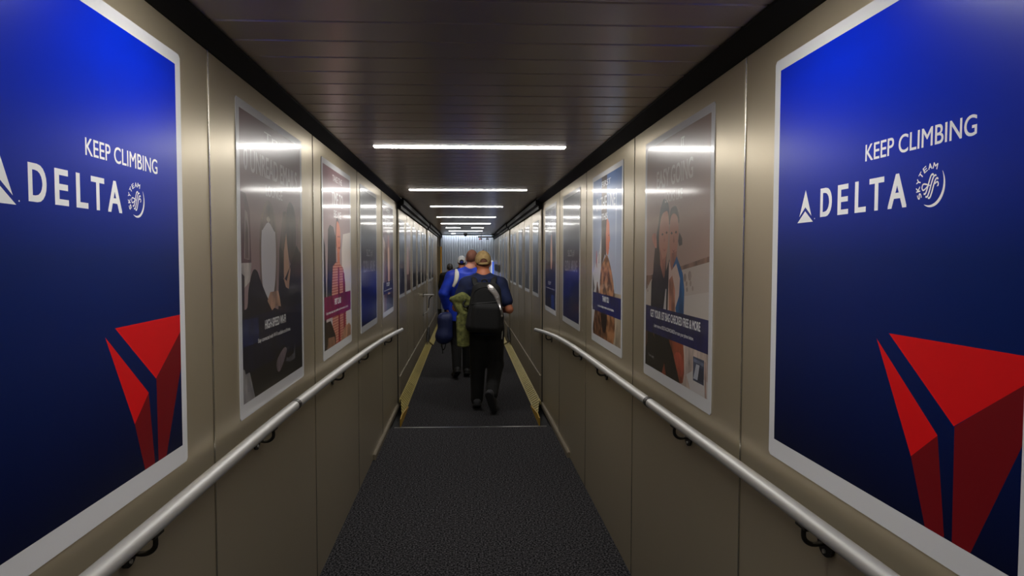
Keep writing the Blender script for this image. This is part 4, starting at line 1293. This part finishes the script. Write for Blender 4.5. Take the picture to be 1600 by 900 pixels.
shell(p1, 'hair', M['hair_red'], P, 1, R, (0, -0.008, 0.02), (0.078, 0.098, 0.101), [((0, 0, -0.055), (0, 0, -1)), ((0, 0.05, 0), (0, 1, 0)), ((0, 0.02, -0.03), (0, 0.8, -0.6))])
cap_o = shell(p1, 'cap', M['cap_khaki'], P, 1, R, (0, -0.006, 0.026), (0.088, 0.108, 0.106), [((0, 0, 0.002), (0, 0.20, -1))],
              subs=[((0, -0.118, 0.000), (0.044, 0.055, 0.044)), ((0, -0.006, 0.014), (0.0805, 0.1005, 0.098))])
bm = bmesh.new()
arc = [P(0.078 * math.sin(a), -0.006 - 0.1 * math.cos(a), -0.010 + 0.02 * (1 - math.cos(a))) for a in np.linspace(-0.72, 0.72, 14)]
tube(bm, [Vector(p) for p in arc], 0.013, 8, 0.35, up=Vector((0, -1, 0.0)))
obj('cap_strap', bm, M['cap_khaki'], cap_o, smooth=True)
bm = bmesh.new(); bmesh.ops.create_uvsphere(bm, u_segments=10, v_segments=6, radius=0.008, matrix=Matrix.Translation(Vector(P(0, -0.006, 0.133)))); obj('cap_button', bm, M['hair_red'], cap_o, smooth=True)
F = Field(P(0, 0.12, 0.03) - 0.13, P(0, 0.12, 0.03) + 0.13, 0.004)
F.ell(P(0, 0.095, 0.030), (0.075, 0.085, 0.030), 0.01, 'add', R); F.ell(P(0, 0.095, 0.022), (0.080, 0.092, 0.028), 0.004, 'sub', R); F.cut(P(0, 0.085, 0), R @ V(0, -1, 0))
link('cap_brim', F.mesh('cap_brim'), M['cap_khaki'], cap_o)

# his backpack
bp = empty('backpack', (0.195, 7.22, 0))
tag(bp, 'black backpack with a silver flap on the back of the khaki-capped walker', 'backpack')
tilt = 0.10
Rb = np.array([[math.cos(0.05), 0, math.sin(0.05)], [0, 1, 0], [-math.sin(0.05), 0, math.cos(0.05)]])
F = Field((-0.28, -0.44, 0.82), (0.30, -0.08, 1.46), 0.007)
F.rbox((0.012, -0.215, 1.135), (0.178, 0.090, 0.265), 0.080, 0.02, 'add', Rb, 0.20)
F.rbox((0.020, -0.295, 1.03), (0.150, 0.062, 0.145), 0.05, 0.015, 'add', Rb, 0.04)
pk = link('pack_body', F.mesh('pack_body'), M['pack'], bp)
from mathutils.bvhtree import BVHTree
pkm = pk.data
tree = BVHTree.FromPolygons([v.co[:] for v in pkm.vertices], [tuple(p.vertices) for p in pkm.polygons])
def on_pack(pts, off=0.004):
    out = []
    for p in pts:
        hit = tree.ray_cast(Vector((p[0], -2, p[2])), Vector((0, 1, 0)))[0]
        out.append(Vector((p[0], hit.y - off, p[2])) if hit else Vector(p))
    return out
bm = bmesh.new()
tube(bm, on_pack(catmull([(-0.145, -0.300, 1.17), (-0.06, -0.330, 1.185), (0.08, -0.330, 1.195), (0.16, -0.295, 1.20)], 5), 0.0), 0.006, 6)
obj('zip', bm, M['zip'], bp)
bm = bmesh.new()
tube(bm, on_pack(catmull([(-0.150, -0.285, 1.05), (-0.125, -0.318, 1.25), (-0.08, -0.325, 1.325), (0.0, -0.325, 1.35), (0.08, -0.322, 1.33), (0.13, -0.305, 1.25)], 5), 0.0), 0.005, 6, up=Vector((0, 1, 0)))
obj('zip', bm, M['zip'], bp)
for s_ in (-1, 1):
    bm = bmesh.new()
    x_ = 0.0 + s_ * 0.105
    tube(bm, catmull([(x_ * 0.85, -0.150, 1.365), (x_, -0.09, 1.432), (x_ + s_ * 0.006, -0.005, 1.462), (x_ + s_ * 0.012, 0.09, 1.42), (x_ + s_ * 0.03, 0.155, 1.30), (x_ + s_ * 0.06, 0.14, 1.14), (x_ + s_ * 0.085, 0.02, 1.03), (x_ + s_ * 0.07, -0.13, 0.96)], 5), 0.030, 10, 0.28, up=Vector((0, -0.3, 1)))
    obj('shoulder_strap', bm, M['pack_trim'], bp, smooth=True)
bm = bmesh.new()
tube(bm, catmull([(-0.03, -0.20, 1.392), (-0.02, -0.205, 1.425), (0.02, -0.205, 1.425), (0.03, -0.20, 1.392)], 5), 0.008, 8, up=Vector((0, 1, 0)))
obj('haul_loop', bm, M['pack_trim'], bp, smooth=True)
# silver flap: wide at the top, narrowing down the right edge of the pack
bm = bmesh.new()
cen = on_pack(catmull([(0.035, -0.275, 1.375), (0.076, -0.292, 1.325), (0.122, -0.300, 1.265), (0.148, -0.290, 1.185), (0.168, -0.270, 1.10), (0.172, -0.25, 1.04)], 5), 0.006)
wd = np.interp(np.linspace(0, 1, len(cen)), [0, 0.15, 0.45, 0.7, 0.85, 1], [0.016, 0.034, 0.028, 0.012, 0.022, 0.014])
tube(bm, cen, list(wd), 10, 0.30, up=Vector((0, -1, 0)))
part_label(obj('flap', bm, M['silver'], bp, smooth=True), 'crinkled silver flap')
bm = bmesh.new()
tube(bm, catmull([(0.19, -0.235, 1.03), (0.185, -0.24, 0.96), (0.188, -0.235, 0.88), (0.183, -0.23, 0.80)], 4), 0.006, 6)
part_label(obj('dangling_strap', bm, M['stripe'], bp, smooth=True), 'pale dangling strap')

# olive jacket over his left arm
F = Field((-0.45, -0.30, 0.66), (0.0, 0.26, 1.36), 0.0075)
F.cap((-0.345, -0.075, 1.215), (-0.235, -0.105, 1.225), 0.030, 0.058, 0.03)
F.cap((-0.235, -0.100, 1.225), (-0.170, -0.100, 1.185), 0.062, 0.060, 0.03)
F.cap((-0.27, 0.05, 1.16), (-0.24, -0.07, 1.19), 0.06, 0.07, 0.03)
F.cap((-0.330, -0.075, 1.205), (-0.245, -0.10, 1.09), 0.022, 0.040, 0.03)
F.cap((-0.255, -0.10, 1.13), (-0.215, -0.11, 1.06), 0.055, 0.052, 0.03)
F.rbox((-0.225, -0.10, 0.88), (0.062, 0.042, 0.185), 0.035, 0.03)
F.cap((-0.275, -0.115, 1.02), (-0.268, -0.125, 0.72), 0.026, 0.024, 0.02)
F.cap((-0.225, -0.130, 1.02), (-0.222, -0.140, 0.715), 0.024, 0.026, 0.02)
F.cap((-0.180, -0.110, 1.02), (-0.180, -0.118, 0.72), 0.022, 0.022, 0.02)
F.ell((-0.183, -0.170, 1.185), (0.024, 0.03, 0.035), 0.02, 'sub')
F.cut((-0.25, 0, 0.715), (0.0, 0, -1))
jk = link('jacket', F.mesh('jacket'), M['olive'])
jk.location = (0.195, 7.22, 0)
tag(jk, 'olive fleece jacket slung over the left arm of the capped walker', 'jacket')
bm = bmesh.new()
tube(bm, catmull([(-0.355, -0.105, 1.215), (-0.315, -0.125, 1.13), (-0.275, -0.14, 1.06)], 4), 0.006, 6)
tube(bm, catmull([(-0.20, -0.155, 1.205), (-0.225, -0.168, 1.17), (-0.205, -0.168, 1.135), (-0.17, -0.16, 1.15)], 4), 0.009, 8, up=Vector((0, 1, 0)))
obj('dark_fold', bm, M['pack_trim'], jk, smooth=True)  # dark bands laid along the folds of the jacket
bm = bmesh.new()
tube(bm, [(-0.282, -0.13, 0.722), (-0.225, -0.165, 0.716), (-0.170, -0.135, 0.722)], 0.012, 8)
obj('hem', bm, M['olive'], jk, smooth=True)
# grey piping on the right heel of the walker
an, to = J1['anR'], J1['toR']

# ---- second walker: short brown hair, royal blue jacket with pale shoulder stripe
J2 = dict(head=V(0.085, 0.0, 1.650), neck=V(0.060, -0.005, 1.515), pelvis=V(-0.055, 0.02, 0.95), shL=V(-0.195, 0.0, 1.395), shR=V(0.235, 0.0, 1.395),
          elL=V(-0.300, -0.04, 1.17), elR=V(0.320, 0.0, 1.13), wrL=V(-0.260, 0.02, 0.975), wrR=V(0.300, 0.14, 0.93),
          hipL=V(-0.140, 0.02, 0.905), hipR=V(0.030, 0.02, 0.905), knL=V(-0.135, 0.02, 0.50), knR=V(0.020, 0.06, 0.50),
          anL=V(-0.128, -0.10, 0.130), anR=V(0.012, 0.08, 0.095), toL=V(-0.160, 0.02, 0.050), toR=V(0.008, 0.23, 0.040),
          hdL=V(0.02, 0.2, -1), hdR=V(0, 0.4, -1), hnL=V(1, 0.1, 0), hnR=V(-1, 0, 0), curlL=1.05, curlR=0.5, yaw=-0.25)
p2, P, R, lo, hi = person('walker', 'person with cropped brown hair and royal blue jacket carrying a navy bag', (0.0, 9.2, 0), J2, M['skin_pale'], 0.0075,
                          coat_m=M['blue_jacket'], trouser_m=M['black_cloth'], sleeve=1.0, baggy=1.0, coat_name='jacket', shirt_bulk=0.026, hem=0.16,
                          shoe_m=M['shoe_black'], sole_m=M['shoe_black'])
shell(p2, 'hair', M['hair_red'], P, 1, R, (0, -0.008, 0.02), (0.0795, 0.100, 0.1035), [((0, 0, -0.045), (0, 0, -1)), ((0, 0.072, 0.0), (0, 1, 0)), ((0, 0.02, -0.02), (0, 0.8, -0.6))])
bm = bmesh.new()
tube(bm, catmull([(-0.135, -0.02, 1.502), (-0.125, -0.09, 1.46), (-0.125, -0.125, 1.40), (-0.140, -0.150, 1.335), (-0.175, -0.155, 1.265)], 5), [0.016 + 0.016 * math.sin(PI * i / 20) for i in range(21)], 10, 0.5, up=Vector((0, -1, 0.4)))
part_label(obj('shoulder_stripe', bm, M['stripe'], p2, smooth=True), 'pale stripe down the left shoulder')
F = Field((-0.06, -0.11, 1.45), (0.2, 0.12, 1.62), 0.006)
F.cap(J2['neck'] + V(0.0, 0.0, -0.01), J2['neck'] + V(0.008, 0.002, 0.035), 0.078, 0.072, 0.01)
F.cut(J2['neck'] + V(0, 0, 0.045), (0, 0.2, 1))
link('collar', F.mesh('collar'), M['blue_jacket'], p2)
# navy bag in the left hand
bg = empty('duffel_bag', (0.0, 9.2, 0))
tag(bg, 'navy soft bag with drawstrings hanging from the left hand of the blue-jacketed walker', 'bag')
F = Field((-0.50, -0.24, 0.40), (-0.05, 0.18, 0.96), 0.0075)
F.rbox((-0.285, -0.04, 0.70), (0.105, 0.095, 0.195), 0.08, 0.03, 'add', None, -0.08)
F.ell((-0.315, -0.05, 0.58), (0.110, 0.10, 0.11), 0.05)
F.ell((-0.262, -0.03, 0.86), (0.085, 0.06, 0.05), 0.05)
for dx_ in (-0.36, -0.30, -0.235):
    F.cap((dx_ + 0.02, -0.155, 0.86), (dx_, -0.168, 0.52), 0.014, 0.010, 0.012, 'sub')
link('bag_body', F.mesh('bag_body'), M['navy_bag'], bg)
bm = bmesh.new()
tube(bm, catmull([(-0.32, -0.03, 0.87), (-0.285, 0.0, 0.915), (-0.245, 0.03, 0.915), (-0.20, 0.0, 0.87)], 5), 0.011, 8, up=Vector((0, 1, 0)))
obj('handle', bm, M['pack_trim'], bg, smooth=True)
bm = bmesh.new()
tube(bm, catmull([(-0.33, -0.09, 0.52), (-0.335, -0.10, 0.45), (-0.31, -0.10, 0.40), (-0.285, -0.10, 0.45), (-0.28, -0.09, 0.52)], 5), 0.007, 6, up=Vector((0, 1, 0)))
obj('drawstring', bm, M['pack_trim'], bg, smooth=True)
bm = bmesh.new()
tube(bm, catmull([(-0.335, -0.09, 0.52), (-0.325, -0.10, 0.42), (-0.318, -0.10, 0.35)], 5), 0.006, 6, up=Vector((0, 1, 0)))
obj('drawstring', bm, M['pack_trim'], bg, smooth=True)

# ---- third and fourth walkers, far off
def standing(h_, head_y=0.0):
    k_ = h_ / 1.75
    D = dict(head=V(0, 0, 1.625), neck=V(0, -0.005, 1.49), pelvis=V(0, 0.02, 0.94), shL=V(-0.185, 0, 1.385), shR=V(0.185, 0, 1.385),
             elL=V(-0.245, -0.03, 1.11), elR=V(0.245, -0.03, 1.11), wrL=V(-0.24, 0.08, 0.875), wrR=V(0.24, 0.05, 0.875),
             hipL=V(-0.085, 0.02, 0.89), hipR=V(0.085, 0.02, 0.89), knL=V(-0.085, 0.09, 0.50), knR=V(0.085, 0.0, 0.49),
             anL=V(-0.085, 0.12, 0.095), anR=V(0.085, -0.16, 0.13), toL=V(-0.09, 0.27, 0.04), toR=V(0.09, -0.04, 0.045))
    D = {a: b * k_ for a, b in D.items()}
    D.update(hdL=V(0, 0.25, -1), hdR=V(0, 0.2, -1), hnL=V(1, 0, 0), hnR=V(-1, 0, 0), hs=min(1.0, k_ + 0.02))
    for f_ in 'LR':
        D['to' + f_][2] = max(D['to' + f_][2], 0.05 if f_ == 'R' else 0.042)
    return D
J3 = standing(1.70)
p3, P, R, lo, hi = person('walker', 'person in white cap and dark blue top, mostly behind the blue jacket', (-0.088, 14.0, 0), J3, M['skin'], 0.010,
                          coat_m=M['navy_shirt'], trouser_m=M['black_cloth'], coat_name='jacket', shirt_bulk=0.018, shoe_m=M['shoe_black'])
shell(p3, 'hair', M['hair_dark'], P, 1, R, (0, -0.012, 0.015), (0.082, 0.102, 0.104), [((0, 0, -0.085), (0, 0, -1)), ((0, 0.05, 0), (0, 1, 0))], 0.006)
c3 = shell(p3, 'cap', M['cap_white'], P, 1, R, (0, -0.006, 0.026), (0.092, 0.112, 0.108), [((0, 0, -0.005), (0, 0.2, -1))], 0.006, subs=[((0, -0.118, 0.005), (0.045, 0.05, 0.045))])
bm = bmesh.new(); bmesh.ops.create_uvsphere(bm, u_segments=12, v_segments=8, radius=0.042, matrix=Matrix.Translation(Vector(P(0, -0.082, -0.002)))); obj('cap_opening', bm, M['cap_blue'], c3, smooth=True)
F = Field(P(0, 0.12, 0.03) - 0.13, P(0, 0.12, 0.03) + 0.13, 0.005)
F.ell(P(0, 0.095, 0.022), (0.075, 0.085, 0.030), 0.01, 'add', R); F.ell(P(0, 0.095, 0.012), (0.080, 0.092, 0.027), 0.004, 'sub', R); F.cut(P(0, 0.085, 0), (0, -1, 0))
link('cap_brim', F.mesh('cap_brim'), M['cap_white'], c3)
J4 = standing(1.53)
p4, P, R, lo, hi = person('walker', 'small person with dark tied hair and black top at the far left', (-0.395, 16.5, 0), J4, M['skin_pale'], 0.010,
                          coat_m=M['black_cloth'], trouser_m=M['black_cloth'], coat_name='jacket', shirt_bulk=0.03, shoe_m=M['shoe_black'])
shell(p4, 'hair', M['hair_dark'], P, J4['hs'], R, (0, -0.012, 0.020), (0.085, 0.106, 0.104), [((0, 0, -0.075), (0, 0, -1)), ((0, 0.06, 0), (0, 1, 0))], 0.006,
      adds=[((0.0, -0.10, -0.02), (0.03, 0.035, 0.05))])
